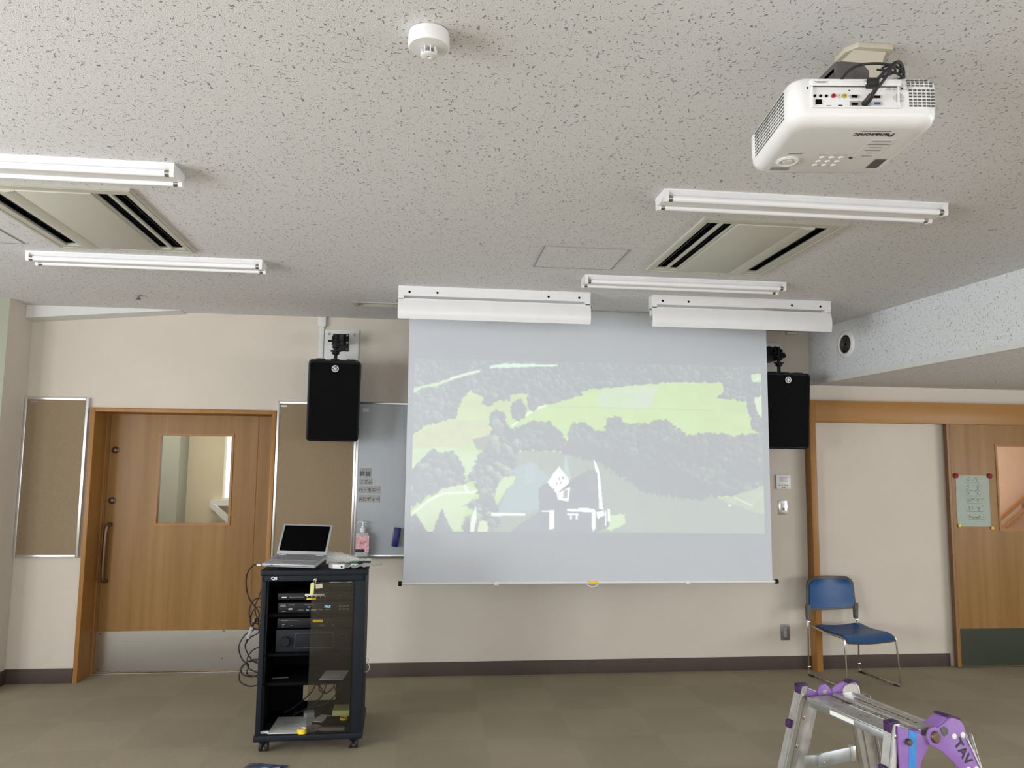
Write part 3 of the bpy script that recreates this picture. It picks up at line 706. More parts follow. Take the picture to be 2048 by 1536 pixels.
    put(poly(Q((585, 410), (640, 360), (690, 325), (760, 292), (775, 298), (700, 332), (650, 368), (592, 416)), 1), (.40, .46, .32))
    trees(poly(Q((1740, 140), (1960, 100), (1960, 440), (1900, 400), (1880, 300), (1860, 250), (1700, 240), (1740, 200)), 9), seed=4)
    put(poly(Q((1900, 100), (1965, 90), (1960, 140), (1910, 140)), 3), (.25, .36, .14)); put(poly(Q((1915, 135), (1945, 115), (1945, 122), (1918, 142))), (.42, .48, .38)); put(poly(Q((1915, 230), (1965, 220), (1965, 340), (1935, 330)), 6), (.3, .38, .18))
    def tree(cx, cy, w, h, s): trees((((X - (cx - 78)) / w) ** 2 + ((Y - (cy - 55)) / h) ** 2 + (N3 - .5) * .6) < 1, seed=s)
    tree(700, 265, 32, 60, 5); tree(625, 325, 42, 58, 6); tree(468, 275, 28, 32, 7); tree(515, 385, 45, 60, 8)
    # lake
    put(poly(Q((560, 560), (700, 540), (1100, 560), (1500, 740), (1960, 830), (1960, 1000), (500, 1000), (500, 860), (600, 700)), 0), (.075, .10, .045), N1, .07)
    put(poly(Q((600, 640), (700, 600), (800, 700), (750, 860), (520, 880), (560, 760)), 14), (.08, .145, .13), N1, .08)
    put(poly(Q((862, 660), (875, 545), (905, 690), (880, 760))), (.12, .20, .17)); put(poly(Q((660, 640), (700, 590), (720, 700), (660, 740)), 6), (.11, .17, .16))
    # belt of trees along the shore
    trees(poly(Q((600, 420), (700, 390), (790, 380), (860, 450), (880, 490), (900, 400), (960, 375), (1030, 430), (1085, 430), (1090, 350), (1160, 345), (1200, 390), (1320, 385), (1360, 360), (1430, 360), (1500, 420), (1560, 450), (1640, 420), (1800, 440), (1970, 430), (1970, 760), (1700, 780), (1500, 740), (1300, 660), (1100, 570), (900, 540), (620, 545)), 10), hi=.09, seed=9, bias=.56)
    put(poly(Q((850, 500), (1120, 520), (1500, 640), (1700, 760), (1600, 800), (1300, 760), (1050, 600), (850, 560)), 14), (.012, .014, .012), N2, .4)
    # left bank
    put(poly(Q((70, 540), (300, 530), (420, 550), (420, 700), (70, 720)), 4), (.22, .32, .10), N1, .1)
    put(poly(Q((385, 485), (470, 462), (500, 470), (470, 545), (410, 540))), (.05, .06, .03))
    trees(poly(Q((470, 440), (560, 400), (640, 470), (610, 620), (590, 700), (520, 780), (400, 700), (350, 730), (420, 560), (460, 520)), 12), hi=.16, seed=10, bias=.42)
    put(poly(Q((540, 690), (610, 680), (600, 720), (520, 790), (500, 780)), 5), (.24, .34, .10))
    trees(poly(Q((120, 600), (180, 540), (240, 560), (290, 550), (340, 620), (355, 720), (240, 770), (160, 790), (80, 860), (70, 660)), 10), seed=11)
    put(poly(Q((240, 745), (355, 725), (420, 760), (360, 830), (330, 960), (80, 990), (75, 870), (170, 810)), 3), (.25, .34, .12), N1, .08)
    for a_, c_ in (((95, 878), (165, 812)), ((165, 812), (240, 775)), ((240, 775), (420, 765)), ((350, 735), (365, 765))):
        (x1, y1), (x2, y2) = Q(a_, c_); dx, dy = x2 - x1, y2 - y1; l = math.hypot(dx, dy); tt = np.clip(((X - x1) * dx + (Y - y1) * dy) / l / l, 0, 1)
        put(np.hypot(X - x1 - tt * dx, Y - y1 - tt * dy) < 5, (.42, .48, .36))
    trees(poly(Q((70, 900), (100, 880), (170, 985), (70, 990)), 4), seed=12); trees(poly(Q((190, 985), (210, 920), (235, 855), (265, 920), (300, 985)), 4), seed=13)
    trees(poly(Q((400, 720), (450, 695), (500, 760), (520, 850), (540, 940), (470, 985), (350, 985), (340, 930), (400, 860), (335, 840), (420, 800)), 10), hi=.18, seed=14, bias=.4)
    put(poly(Q((380, 985), (385, 900), (410, 840), (415, 900), (400, 985)), 2), (.42, .46, .36)); put(poly(Q((410, 985), (430, 920), (470, 915), (475, 985)), 5), (.33, .36, .16))
    # right bank, causeway and castle
    put(poly(Q((1700, 790), (1800, 770), (1965, 710), (1965, 870), (1900, 860)), 5), (.13, .19, .07), N2, .15); put(poly(Q((1790, 778), (1895, 822), (1890, 830), (1790, 784))), (.3, .36, .22)); put(poly(Q((1758, 822), (1772, 818), (1772, 830), (1758, 830))), (.5, .52, .4))
    put(poly(Q((490, 876), (665, 876), (665, 888), (490, 890))), (.48, .5, .46)); put(poly(Q((600, 960), (760, 850), (800, 985), (590, 985)), 6), (.015, .018, .03))
    put(poly(Q((1110, 880), (1190, 880), (1190, 930), (1130, 960), (1090, 960)), 6), (.26, .36, .12))
    dk = (.012, .013, .016); wh = (.60, .64, .62)
    put(poly(Q((740, 985), (735, 740), (790, 700), (900, 700), (1000, 640), (1050, 650), (1080, 860), (1110, 860), (1110, 940), (1020, 985)), 3), dk)
    put(poly(Q((780, 710), (840, 625), (890, 690), (895, 710), (830, 770)), 2), wh); put(poly(Q((830, 770), (900, 735), (890, 810), (835, 800))), wh); put(poly(Q((865, 755), (890, 745), (885, 795), (860, 795))), (.12, .08, .06))
    for x_, y_ in ((815, 745), (828, 715), (842, 690), (850, 712), (862, 685)): put((np.abs(X - (x_ - 78)) < 5) & (np.abs(Y - (y_ - 55)) < 7), (.05, .05, .06))
    put(poly(Q((1022, 580), (1040, 610), (1055, 650), (1075, 850), (1055, 850), (1045, 660), (1035, 640))), wh)
    put(poly(Q((990, 660), (1040, 650), (1040, 750), (995, 760))), (.03, .03, .035))
    put(poly(Q((885, 850), (1030, 850), (1030, 868), (885, 862))), wh); put(poly(Q((945, 845), (1000, 845), (1005, 865), (945, 862))), wh)
    put(poly(Q((790, 860), (815, 860), (815, 955), (792, 960))), wh); put(poly(Q((750, 862), (800, 862), (800, 868), (750, 868))), wh)
    put(poly(Q((1015, 860), (1035, 860), (1035, 950), (1022, 970), (1015, 940))), wh); put(poly(Q((1085, 860), (1092, 860), (1092, 940), (1085, 940))), wh); put(poly(Q((1100, 850), (1112, 850), (1112, 915), (1100, 915))), wh); put(poly(Q((1040, 865), (1080, 855), (1085, 880), (1045, 900)), 4), wh)
    for x_ in (905, 935): put((np.abs(X - (x_ - 78)) < 4) & (np.abs(Y - (890 - 55)) < 16), wh)
    put(poly(Q((885, 875), (945, 875), (945, 882), (885, 882))), wh)
    # slight softness of the throw
    k = img.copy()
    for ax in (0, 1):
        k = (np.roll(k, 1, ax) + 2 * k + np.roll(k, -1, ax)) / 4
    return k
pic = picture(); Hd, Wd = pic.shape[:2]
px0, px1 = -.077, 2.449; ztl, ztr, zbl, zbr = 2.289, 2.293, 1.098, 1.088
ii, jj = np.meshgrid(np.linspace(0, 1, Wd), np.linspace(0, 1, Hd))
Xg = px0 + (px1 - px0) * ii; Zg = (ztl + (ztr - ztl) * ii) * (1 - jj) + (zbl + (zbr - zbl) * ii) * jj
Yg = SY + .004 * np.cos((Xg - xa) / (xb - xa) * 6.28) - .0012
co = np.stack([Xg - 1.19, Yg - SY, Zg - .755], -1).reshape(-1, 3)
idx = np.arange(Hd * Wd).reshape(Hd, Wd)
quads = np.stack([idx[:-1, :-1], idx[1:, :-1], idx[1:, 1:], idx[:-1, 1:]], -1).reshape(-1, 4)
me = bpy.data.meshes.new('projected_picture'); nq = len(quads)
me.vertices.add(len(co)); me.vertices.foreach_set('co', co.ravel()); me.loops.add(nq * 4); me.loops.foreach_set('vertex_index', quads.ravel().astype(np.int32))
me.polygons.add(nq); me.polygons.foreach_set('loop_start', np.arange(0, nq * 4, 4, dtype=np.int32)); me.update(calc_edges=True)
ca = me.color_attributes.new('picture', 'FLOAT_COLOR', 'POINT'); ca.data.foreach_set('color', np.concatenate([pic.reshape(-1, 3), np.ones((Hd * Wd, 1))], 1).ravel().astype(np.float32))
PM = MT['screen'].copy(); PM.name = 'projected_light'; nt = PM.node_tree; at = node(nt, 'ShaderNodeAttribute', attribute_name='picture')
PIC_GAIN = 0.95
nt.links.new(at.outputs['Color'], nt.nodes['Principled BSDF'].inputs['Emission Color']); nt.nodes['Principled BSDF'].inputs['Emission Strength'].default_value = PIC_GAIN
me.materials.append(PM); po = bpy.data.objects.new('projected_picture', me); C.objects.link(po); po.parent = sc
po['label'] = 'projected aerial picture of a lake castle, woods and green fields'

# ------------------------------------------------------------------ projector on its ceiling mount
PX, PY, PZ = 1.034, 1.800, 2.404
PROT = R(-7); PSC = (.905, .975, .90)
pj = thing('projector', 'white ceiling projector hanging upside down with black cables, top right', 'projector', (PX, PY, PZ), (0, 0, PROT)); pj.scale = PSC
# local: x right, y away from the camera, z up; the ported rear faces the camera (-y)
hw, hd_, zt_, zb_ = .1945, .170, .058, -.068
def loop(z, hwx, hdy, r, n=8):
    return [(x, y, z) for x, y in rrect(-hwx, hwx, -hdy, hdy, r, n)]
rows = [(zt_, hw - .012, hd_ - .008, .03), (zt_ - .012, hw - .001, hd_, .034), (0, hw, hd_, .036), (zb_ + .030, hw, hd_ , .04), (zb_ + .014, hw - .005, hd_ - .004, .045), (zb_ + .004, hw - .016, hd_ - .016, .05), (zb_, hw - .030, hd_ - .030, .045)]
b = MB(); bm = b.bm; rr = [[bm.verts.new(p) for p in loop(*r_)] for r_ in rows]
for A_, B_ in zip(rr, rr[1:]):
    for i in range(len(A_)): bm.faces.new((A_[i], B_[i], B_[(i + 1) % len(A_)], A_[(i + 1) % len(A_)]))
bm.faces.new(rr[0]); bm.faces.new(rr[-1][::-1]); bmesh.ops.recalc_face_normals(bm, faces=bm.faces[:])
b.build('casing', 'whitep', pj, ang=50)
yr = -hd_
b = MB()   # raised rim round the sunken port panel
b.plate(-.142, .085, -.028, .046, [(-.138, .081, -.024, .030)], 'y', yr - .006, yr + .001); b.box(-.146, .0, yr - .010, yr + .001, .030, .048, .003)
b.box(.030, .090, yr - .010, yr + .001, .030, .048, .003)
b.build('rear_bezel', 'whitep', pj)
b = MB()
for x in (-.132, -.117, -.102): b.cyl((x, yr - .0018, .006), (x, yr, .006), .0038, n=14)
b.box(-.130, -.114, yr - .0018, yr, -.017, -.004); b.box(-.137 + .035, -.090, yr - .0012, yr, -.024, -.020)
b.box(-.137 + .065, -.061, yr - .0012, yr, -.0235, -.0185); b.box(-.044, -.040, yr - .0012, yr, .020, .0225); b.cyl((-.150, yr - .001, .028), (-.150, yr, .028), .0028, n=10)
b.cyl((.112 - .018, yr - .001, .028), (.112 - .018, yr, .028), .0028, n=10)
split(b, 'socket', 'black', pj)
for x, mname in ((-.084, 'rca_r'), (-.069, 'rca_w'), (-.055, 'rca_y')):
    b = MB(); b.lathe([(.0055, 0), (.0055, .004), (.003, .004), (.003, .001)], (x, yr, .006), (0, -1, 0), 16); b.build('phono_jack', mname, pj)
for x, z, mname in ((-.030, .004, 'black'), (.028, .003, 'black'), (.028, -.015, 'vgaB')):
    b = MB(); b.prism(rrect(x - .0135, x + .0135, z - .005, z + .005, .004, 4), 'y', yr - .003, yr); o = b.build('video_port', 'alu', pj)
    b = MB(); b.prism([(x - .008, z + .0032), (x + .008, z + .0032), (x + .007, z - .0032), (x - .007, z - .0032)], 'y', yr - .0038, yr - .002); b.build('port_face', mname, o)
b = MB(); b.box(-.042, .012, yr - .002, yr, -.023, -.008, .001); o = b.build('hdmi_plate', 'greym', pj)
b = MB(); b.box(-.038, -.022, yr - .003, yr - .001, -.020, -.013); b.box(-.012, .004, yr - .003, yr - .001, -.020, -.013); split(b, 'hdmi_port', 'black', o)
# louvres: rear right and left side
b = MB()
for r_ in range(6):
    for c_ in range(6): b.box(.112 + c_ * .0115, .120 + c_ * .0115, yr - .0012, yr + .001, -.022 + r_ * .0085, -.0175 + r_ * .0085)
for r_ in range(3):
    for c_ in range(6 - (r_ == 2)): b.box(.108 + c_ * .0115, .116 + c_ * .0115, yr - .0012 + .0004 * r_, yr + .004, .0335 + r_ * .0075, .0375 + r_ * .0075)
b.build('rear_vent', 'greyd', pj)
b = MB(); n0 = 0
for r_ in range(8):
    for c_ in range(18):
        y = -.122 + c_ * .0132; b.box(-hw - .0010, -hw + .002, y, y + .0085, -.034 + r_ * .0100, -.0290 + r_ * .0100)
b.build('side_vent', 'greyd', pj)
b = MB(); b.box(-hw - .0015, -hw + .002, .118, .140, -.03, .04, .0005) ; b.build('side_latch', 'whitep', pj)
# speaker dots
b = MB()
for i in range(9):
    for j in range(9):
        if (i - 4) ** 2 + (j - 4) ** 2 < 18: b.cyl((.086 + .0 + (i - 4) * .0033, yr - .0008, .002 + (j - 4) * .0033), (.086 + (i - 4) * .0033, yr + .0005, .002 + (j - 4) * .0033), .0009, n=6)
b.build('speaker_holes', 'grey_ink', pj)
b = MB(); b.box(.066, .107, yr - .0006, yr + .0002, .018, .043); b.build('warning_label', 'paper', pj)
MR = FR((.086, yr - .0012, .038), (-1, 0, 0), (0, 0, -1))
for i in range(4): text('printed_text', 'このカバーを開けないで ください', .0046, FR((.087, yr - .0010, .040 - i * .005), (-1, 0, 0), (0, 0, -1)), 'grey_ink', pj)
b = MB(); b.box(-.140, -.098, yr - .0106, yr - .0100, .033, .043); b.build('rating_label', 'paper', pj)
b = MB(); b.box(-.136, -.102, yr - .0112, yr - .0105, .0395, .0405); b.box(-.130, -.106, yr - .0112, yr - .0105, .0360, .0370); b.build('label_print', 'grey_ink', pj)
# underside (the projector's own top), lettering upside down to the viewer
zz = zb_ - .0006
def UT(name, s, size, x, y, m_='ink', **k): return text(name, s, size, FR((x, y, zz), (-1, 0, 0), (0, -1, 0)), m_, pj, **k)
# seen from below: right is +x flipped, so the frame is built on the lower face
def under(x, y): return FR((x, y, zz), (-1, 0, 0), (0, 1, 0))
text('brand_lettering', 'Panasonic', .026, under(.048, -.108), 'ink', pj, bold=.0006, sx=1.05)
b = MB(); b.box(.005, .085, -.130, -.126, zz - .0002, zz + .0004); b.build('label_print', 'grey_ink', pj)
b = MB(); b.box(.055, .125, -.080, .035, zz - .0002, zz + .0004); b.build('rating_label', 'paper', pj)
for k_, s_ in enumerate(('-' * 10, '-' * 12, '-' * 7, '-' * 9, '-' * 3, '-' * 6)):
    b = MB(); b.box(.09 - len(s_) * .0025, .09 + len(s_) * .0025, -.070 + k_ * .018, -.067 + k_ * .018, zz - .0006, zz); b.build('label_print', 'grey_ink', pj)
b = MB(); b.box(.128, .180 - .02, .045, .105, zz - .0002, zz + .0004); b.build('dark_label', 'greyd', pj)
b = MB(); b.box(-.150, -.095, .105, .125, zz - .0002, zz + .0004); b.build('small_label', 'greym', pj)
b = MB(); b.lathe([(.017, 0), (.030, 0), (.032, -.003), (.026, -.006), (.017, -.002), (.014, -.005), (0, -.005)][::-1], (-.120, .060, zb_), n=32); b.build('power_dial', 'whitep', pj)
for q in range(3):
    for w_ in range(3):
        b = MB(); b.lathe([(0.0, -.0028), (.0055, -.0028), (.0075, 0)], (-.03 + w_ * .027, .035 + q * .026, zb_), n=16); b.build('button', 'whitep', pj)
b = MB(); b.box(-.135, -.095, .010, .013, zz - .0002, zz + .0004); b.box(-.045, -.02, .017, .019, zz - .0002, zz + .0004); b.box(-.005, .035, .017, .019, zz - .0002, zz + .0004); split(b, 'label_print', 'grey_ink', pj)
b = MB(); b.cyl((.052, .035, zz), (.052, .035, zb_ - .002), .005, n=14); b.build('receiver_window', 'ink', pj)
# lens on the far side
b = MB(); b.lathe([(.045, 0), (.045, .02), (.036, .022), (.036, .006), (0, .006)], (-.09, hd_ - .003, 0), (0, 1, 0), 32); b.build('lens', 'blackp', pj)

# ceiling mount
pm = thing('projector_mount', 'beige and dark grey ceiling bracket holding the white projector', 'bracket', (1.166, 1.893, H)); pm.scale = (.92, .92, 1)
b = MB(); b.prism([(-.048, -.065), (-.070, -.030), (-.070, .030), (-.055, .055), (.055, .055), (.070, .030), (.070, -.045), (.058, -.065)], 'z', -.016, 0, bev=.003); b.build('ceiling_plate', 'creamm', pm)
b = MB(); bm = b.bm
top = [(-.055, -.050), (.048, -.050), (.055, .045), (-.055, .045)]; bot = [(-.018, -.028), (.020, -.028), (.020, .025), (-.018, .025)]
A_ = [bm.verts.new((x, y, -.014)) for x, y in top]; A2 = [bm.verts.new((x * .72 + .0, y * .8, -.050)) for x, y in top]; B_ = [bm.verts.new((x, y, -.150)) for x, y in bot]
for P_, Q_ in ((A_, A2), (A2, B_)):
    for i in range(4): bm.faces.new((P_[i], P_[(i + 1) % 4], Q_[(i + 1) % 4], Q_[i]))
bm.faces.new(A_[::-1]); bm.faces.new(B_); bmesh.ops.recalc_face_normals(bm, faces=bm.faces[:]); b.build('neck', 'creamm', pm, smooth=False)
b = MB(); b.box(-.19, -.085, -.15, .02, -.212, -.162, .004); b.box(-.19, .04, -.06, .06, -.212, -.190, .004); b.box(-.012, .012, -.02, .02, -.19, -.145); b.prism([(-.240, -.196), (-.205, -.164), (-.15, -.150), (-.14, -.150), (-.14, -.205), (-.235, -.205)], 'y', -.20, -.06); b.box(-.20, -.15, -.205, -.07, -.200, -.136, .003); b.prism([(-.20, -.150), (-.18, -.130), (-.12, -.130), (-.10, -.150), (-.10, -.20), (-.20, -.20)], 'y', -.195, -.09)
b.build('adjuster_head', 'greyd', pm)
b = MB(); b.cyl((-.060, -.165, -.180), (-.060, -.06, -.180), .014, n=18); split(b, 'bolt', 'chrome', pm)
# cables
def local_pts(o_loc, rotz, pts):
    M_ = Matrix.Translation(o_loc) @ Matrix.Rotation(rotz, 4, 'Z') @ Matrix.Diagonal((*PSC, 1)); return [tuple(M_ @ Vector(p)) for p in pts]
def cable(name, pts, r, mt, label, cat='cable', group=None, n=8, smooth=7):
    base = Vector(pts[0]); b = MB(); b.tube([tuple(Vector(p) - base) for p in pts], r, n, smooth)
    o = b.build(name, mt); o.location = base; tag(o, label, cat, group); return o
pl = lambda P_: local_pts((PX, PY, PZ), PROT, P_)
c1 = thing('video_cable', 'black video cable with a plug in the back of the projector', 'cable', pl([(-.004, yr - .004, -.016)])[0], (0, 0, PROT))
o_ = Vector((-.004, yr - .004, -.016)); sb = lambda P_: [tuple(Vector(p) - o_) for p in P_]
b = MB(); b.tube(sb([(.010, yr - .028, .004), (.030, yr - .035, .030), (.050, yr - .03, .060), (.075, yr - .01, .085), (.10, yr + .02, .088), (.105, yr + .03, .07), (.09, yr + .05, .065)]), .0034, 8, 6); b.build('cord', 'rubber', c1)
b = MB(); b.tube(sb([(-.004, yr - .002, -.016), (-.001, yr - .014, -.012), (.004, yr - .022, -.004)]), .0075, 10, 4); b.build('plug', 'rubber', c1)
b = MB(); b.tube(sb([(.003, yr - .021, -.006), (.010, yr - .029, .006)]), .0052, 8, 0); b.build('strain_relief', 'rubber', c1)
c2 = thing('power_cable', 'black power cable with a thick plug at the top of the projector back', 'cable', pl([(.012, yr - .012, .036)])[0], (0, 0, PROT))
o_ = Vector((.012, yr - .012, .036))
b = MB(); b.box(*[v for p in zip(sb([(-.001, yr - .022, .026)])[0], sb([(.026, yr - .001, .046)])[0]) for v in p], .004); b.build('plug', 'rubber', c2)
b = MB(); b.box(*[v for p in zip(sb([(-.007, yr - .018, .030)])[0], sb([(-.002, yr - .006, .042)])[0]) for v in p], .002); b.build('connector', 'alu', c2)
b = MB(); b.tube(sb([(.022, yr - .014, .042), (.040, yr - .022, .060), (.065, yr - .02, .082), (.09, yr + .005, .090), (.098, yr + .03, .080)]), .004, 8, 6); b.build('cord', 'rubber', c2)
cable('cable_loop', pl([(-.062, yr + .004, .050), (-.050, yr - .014, .066), (-.020, yr - .016, .082), (.020, yr - .014, .088), (.060, yr - .008, .088), (.085, yr + .01, .082), (.06, yr + .03, .075)]), .0032, 'rubber', 'thin black cable arching over the back edge of the projector')
cable('cable_tie_tail', pl([(.028, yr - .006, .076), (.050, yr - .012, .070), (.080, yr - .006, .066), (.104, yr + .004, .060), (.100, yr + .01, .085), (.07, yr + .0, .094), (.045, yr - .004, .082)]), .0028, 'rubber', 'bunched black cable end behind the projector plug')

# ------------------------------------------------------------------ speakers
def emblem(par, M_):
    b = MB()
    b.tube([(.0215 * math.cos(R(a)), .0215 * math.sin(R(a)), 0) for a in range(0, 360, 15)], .0026, 6, 1, closed=True)
    for k in range(3):
        Mk = Matrix.Rotation(R(90 + 120 * k), 4, 'Z')
        b.box(-.019, .003, -.0022, .0022, -.0012, .0012, M=Mk); b.box(.003, .0185, -.0048, -.0024, -.0012, .0012, M=Mk); b.box(.003, .0185, .0024, .0048, -.0012, .0012, M=Mk); b.box(.002, .0055, -.0048, .0048, -.0012, .0012, M=Mk)
    b.xf(M_); return b.build('emblem', 'paintw', par)
def make_speaker(label, loc, rz, tilt):
    t = thing('wall_speaker', label, 'loudspeaker', loc, (tilt, 0, rz), 'black wall loudspeakers')
    hw_, hh = .181, .286
    # front at local y=0 facing -y
    def ring(y, w_, h_, r_): return [(x, y, z) for x, z in rrect(-w_, w_, -h_, h_, r_, 6)]
    b = MB(); bm = b.bm
    rws = [ring(.006, hw_ - .012, hh - .012, .02), ring(0, hw_ - .010, hh - .010, .022), ring(.004, hw_ - .002, hh - .002, .028), ring(.02, hw_, hh, .03), ring(.12, hw_, hh, .03), ring(.29, hw_ - .055, hh - .02, .03), ring(.30, hw_ - .06, hh - .026, .03)]
    vs = [[bm.verts.new(p) for p in r_] for r_ in rws]
    for A_, B_ in zip(vs, vs[1:]):
        for i in range(len(A_)): bm.faces.new((A_[i], A_[(i + 1) % len(A_)], B_[(i + 1) % len(A_)], B_[i]))
    bm.faces.new(vs[0][::-1]); bm.faces.new(vs[-1]); bmesh.ops.recalc_face_normals(bm, faces=bm.faces[:])
    b.build('cabinet', 'blackp', t, ang=40)
    b = MB(); b.prism(rrect(-hw_ + .016, hw_ - .016, -hh + .016, hh - .016, .014, 5), 'y', .0015, .008); b.build('grille', 'grille', t)
    b = MB(); b.tube([(.13 * math.cos(R(a)), .0035, -.04 + .0 + .13 * math.sin(R(a)) + .03) for a in range(0, 360, 12)], .003, 6, 1, closed=True); b.build('woofer_ring', 'black', t)
    b = MB()
    for x in (-.10, .0, .11): b.box(x - .03, x + .03, .04, .12, hh - .004, hh + .006, .002)
    split(b, 'rigging_cover', 'blackp', t)
    b = MB()
    for sx in (-1, 1):
        for z in (-.25, 0, .25): b.cyl((sx * (hw_ - .022), .0005, z), (sx * (hw_ - .022), .004, z), .0035, n=8)
    split(b, 'grille_screw', 'black', t)
    emblem(t, FR((0, -.001, .232), (1, 0, 0), (0, 0, 1)))
    return t
make_speaker('black wall loudspeaker left of the screen, above the laptop rack', (-.632, 5.520, 1.985), R(8), R(12))
make_speaker('black wall loudspeaker half hidden behind the right edge of the screen', (2.700, 5.520, 1.982), R(3), R(5))
def make_speaker_bracket(x, label, kind):
    t = thing('speaker_bracket', label, 'bracket', (x, D, 2.46), (0, 0, 0), 'speaker wall brackets')
    b = MB(); b.box(-.13, .13, -.016, 0, -.12, .11, .002); b.build('backing_board', 'greym' if False else 'plaster', t)
    b = MB()
    for sx in (-.095, .095): b.cyl((sx, -.024, .075), (sx, -.014, .075), .009, n=10)
    split(b, 'fixing_bolt', 'chrome', t)
    b = MB(); b.box(-.058, .055, -.026, -.016, -.055, .078, .006); b.build('black_plate', 'blackp', t)
    b = MB()
    for sx in (-.045, .043):
        for z in (-.04, .012, .065): b.cyl((sx, -.031, z), (sx, -.025, z), .007, n=10)
    split(b, 'plate_bolt', 'chrome', t)
    b = MB(); b.prism([(-.025, .065), (-.025, -.01), (-.26, -.035), (-.30, -.02), (-.30, .005), (-.20, .05)], 'x', -.040, -.030); b.prism([(-.025, .065), (-.025, -.01), (-.26, -.035), (-.30, -.02), (-.30, .005), (-.20, .05)], 'x', .012, .022)
    for k in range(3): b.box(-.032, .014, -.07 - k * .07, -.06 - k * .07, -.01, .04)
    if kind: b.prism([(-.20, .05), (-.12, .045), (.055, -.015), (.065, -.03), (.06, -.045), (-.02, -.075), (-.20, -.08)], 'y', -.27, -.20, bev=.003)
    b.build('arm', 'blackp', t)
    b = MB(); b.cyl((-.009, -.29, .03), (-.009, -.29, -.19), .013, n=16)
    for z in (-.03, -.075, -.12): b.lathe([(.020, 0), (.026, .004), (.026, .018), (.020, .022)], (-.009, -.29, z), n=18)
    b.box(-.04, .022, -.30, -.28, -.05, -.038, .002); b.box(-.045, .027, -.30, -.28, -.10, -.088, .002); b.cyl((-.065, -.29, -.02), (.04, -.29, -.02), .008, n=12)
    b.build('pivot', 'blackp', t)
make_speaker_bracket(-.640, 'black swivel bracket on a pale board above the left loudspeaker', 0)
make_speaker_bracket(2.725, 'black swivel bracket above the right loudspeaker, beside the screen edge', 1)
t = thing('cable_conduit', 'white cable duct on the wall above the left loudspeaker', 'cable duct', (-.790, D, 2.2))
b = MB(); b.box(-.020, .018, -.022, 0, 0, .40, .002); b.build('duct', 'plaster', t)
b = MB(); b.box(-.030, .030, -.036, 0, .39, .466, .003); b.build('end_box', 'plaster', t)
t = thing('cable_conduit', 'short white cable clip on the wall top right of the screen', 'cable duct', (2.98, D, 2.655))
b = MB(); b.box(-.06, .03, -.02, 0, -.012, .008, .002); b.build('duct', 'plaster', t)

# ------------------------------------------------------------------ boards on the wall
def board(name, label, cat, x0, x1, z0, z1, face, fw=.018, dy=.022, group=None, fmt='alu'):
    t = thing(name, label, cat, ((x0 + x1) / 2, D, z0), group=group)
    w = (x1 - x0) / 2; h = z1 - z0
    b = MB(); b.box(-w + fw * .5, w - fw * .5, -dy + .006, -.001, fw * .5, h - fw * .5); b.build('surface', face, t)
    for nm, a in (('left', (-w, -w + fw, -dy, 0, 0, h)), ('right', (w - fw, w, -dy, 0, 0, h)), ('bottom', (-w + fw, w - fw, -dy, 0, 0, fw)), ('top', (-w + fw, w - fw, -dy, 0, h - fw, h))):
        b = MB(); b.box(*a, .003, 2); b.build('frame_rail', fmt, t)
    return t, w, h
t, w_, h_ = board('pinboard', 'tall brown pinboard with metal frame left of the left door', 'pinboard', -2.868, -2.428, .868, 2.012, 'cork', .02, .035, 'brown pinboards')
b = MB(); b.box(-w_ + .04, -w_ + .09, -.0305, -.0285, h_ - .040, h_ - .030); b.build('maker_label', 'greym', t)
t, w_, h_ = board('pinboard', 'tall brown pinboard between the left door and the whiteboard', 'pinboard', -1.094, -.505, .846, 2.016, 'cork', .017, .022, 'brown pinboards')
b = MB(); b.box(-w_ + .025, -w_ + .07, -.0175, -.0158, h_ - .042, h_ - .030); b.build('maker_label', 'paper', t)
t, w_, h_ = board('whiteboard', 'grey-looking whiteboard partly hidden behind the projection screen', 'whiteboard', -.503, 2.36, .868, 2.022, 'wboard', .015, .022)
b = MB(); b.box(-w_ + .04, -w_ + .085, -.0175, -.0158, h_ - .075, h_ - .048); b.build('maker_label', 'paper', t)
b = MB(); b.prism([(-.022, .0), (-.095, -.004), (-.100, .008), (-.095, .010), (-.090, .003), (-.022, .008)], 'x', -w_ + .005, w_ - .005); b.build('pen_tray', 'alu', t)
# magnetic word cards
for s_, x0, x1, z0, z1, lab in (('鑑賞', -.474, -.388, 1.453, 1.525, 'topmost word card on the whiteboard, two kanji'), ('リズム', -.474, -.378, 1.400, 1.446, 'second word card from the top on the whiteboard, three katakana'),
        ('ハーモニー', -.476, -.318, 1.338, 1.390, 'long word card third from the top on the whiteboard'), ('メロディー', -.478, -.319, 1.270, 1.322, 'lowest word card on the whiteboard')):
    t = thing('word_card', lab, 'word card', ((x0 + x1) / 2, D - .0165, (z0 + z1) / 2), group='magnetic word cards on the whiteboard')
    w = (x1 - x0) / 2; h = (z1 - z0) / 2
    b = MB(); b.box(-w, w, -.003, 0, -h, h, .0008, 1); b.build('card', 'greycard', t) if 'greycard' in MT else b.build('card', MT.setdefault('greycard', mat('grey_card', (.33, .33, .32), .6, var=.03)), t)
    n_ = len(s_); sz = min(2 * h * .95, 2 * w / n_ * 1.02)
    text('lettering', s_, sz if n_ > 2 else .042, FR((0, -.0034, -.004 if n_ > 2 else -.010), (1, 0, 0), (0, 0, 1)), 'ink', t, bold=.0004)
    if n_ == 2: text('reading_aid', 'かんしょう', .012, FR((0, -.0034, .024), (1, 0, 0), (0, 0, 1)), 'grey_ink', t)
t = thing('board_eraser', 'navy blue whiteboard eraser stuck to the whiteboard', 'eraser', (-.190, D - .0165, 1.015), (0, R(8), 0))
b = MB(); b.box(-.022, .026, -.045, -.012, -.070, .070, .006); b.build('grip', 'eraser', t)
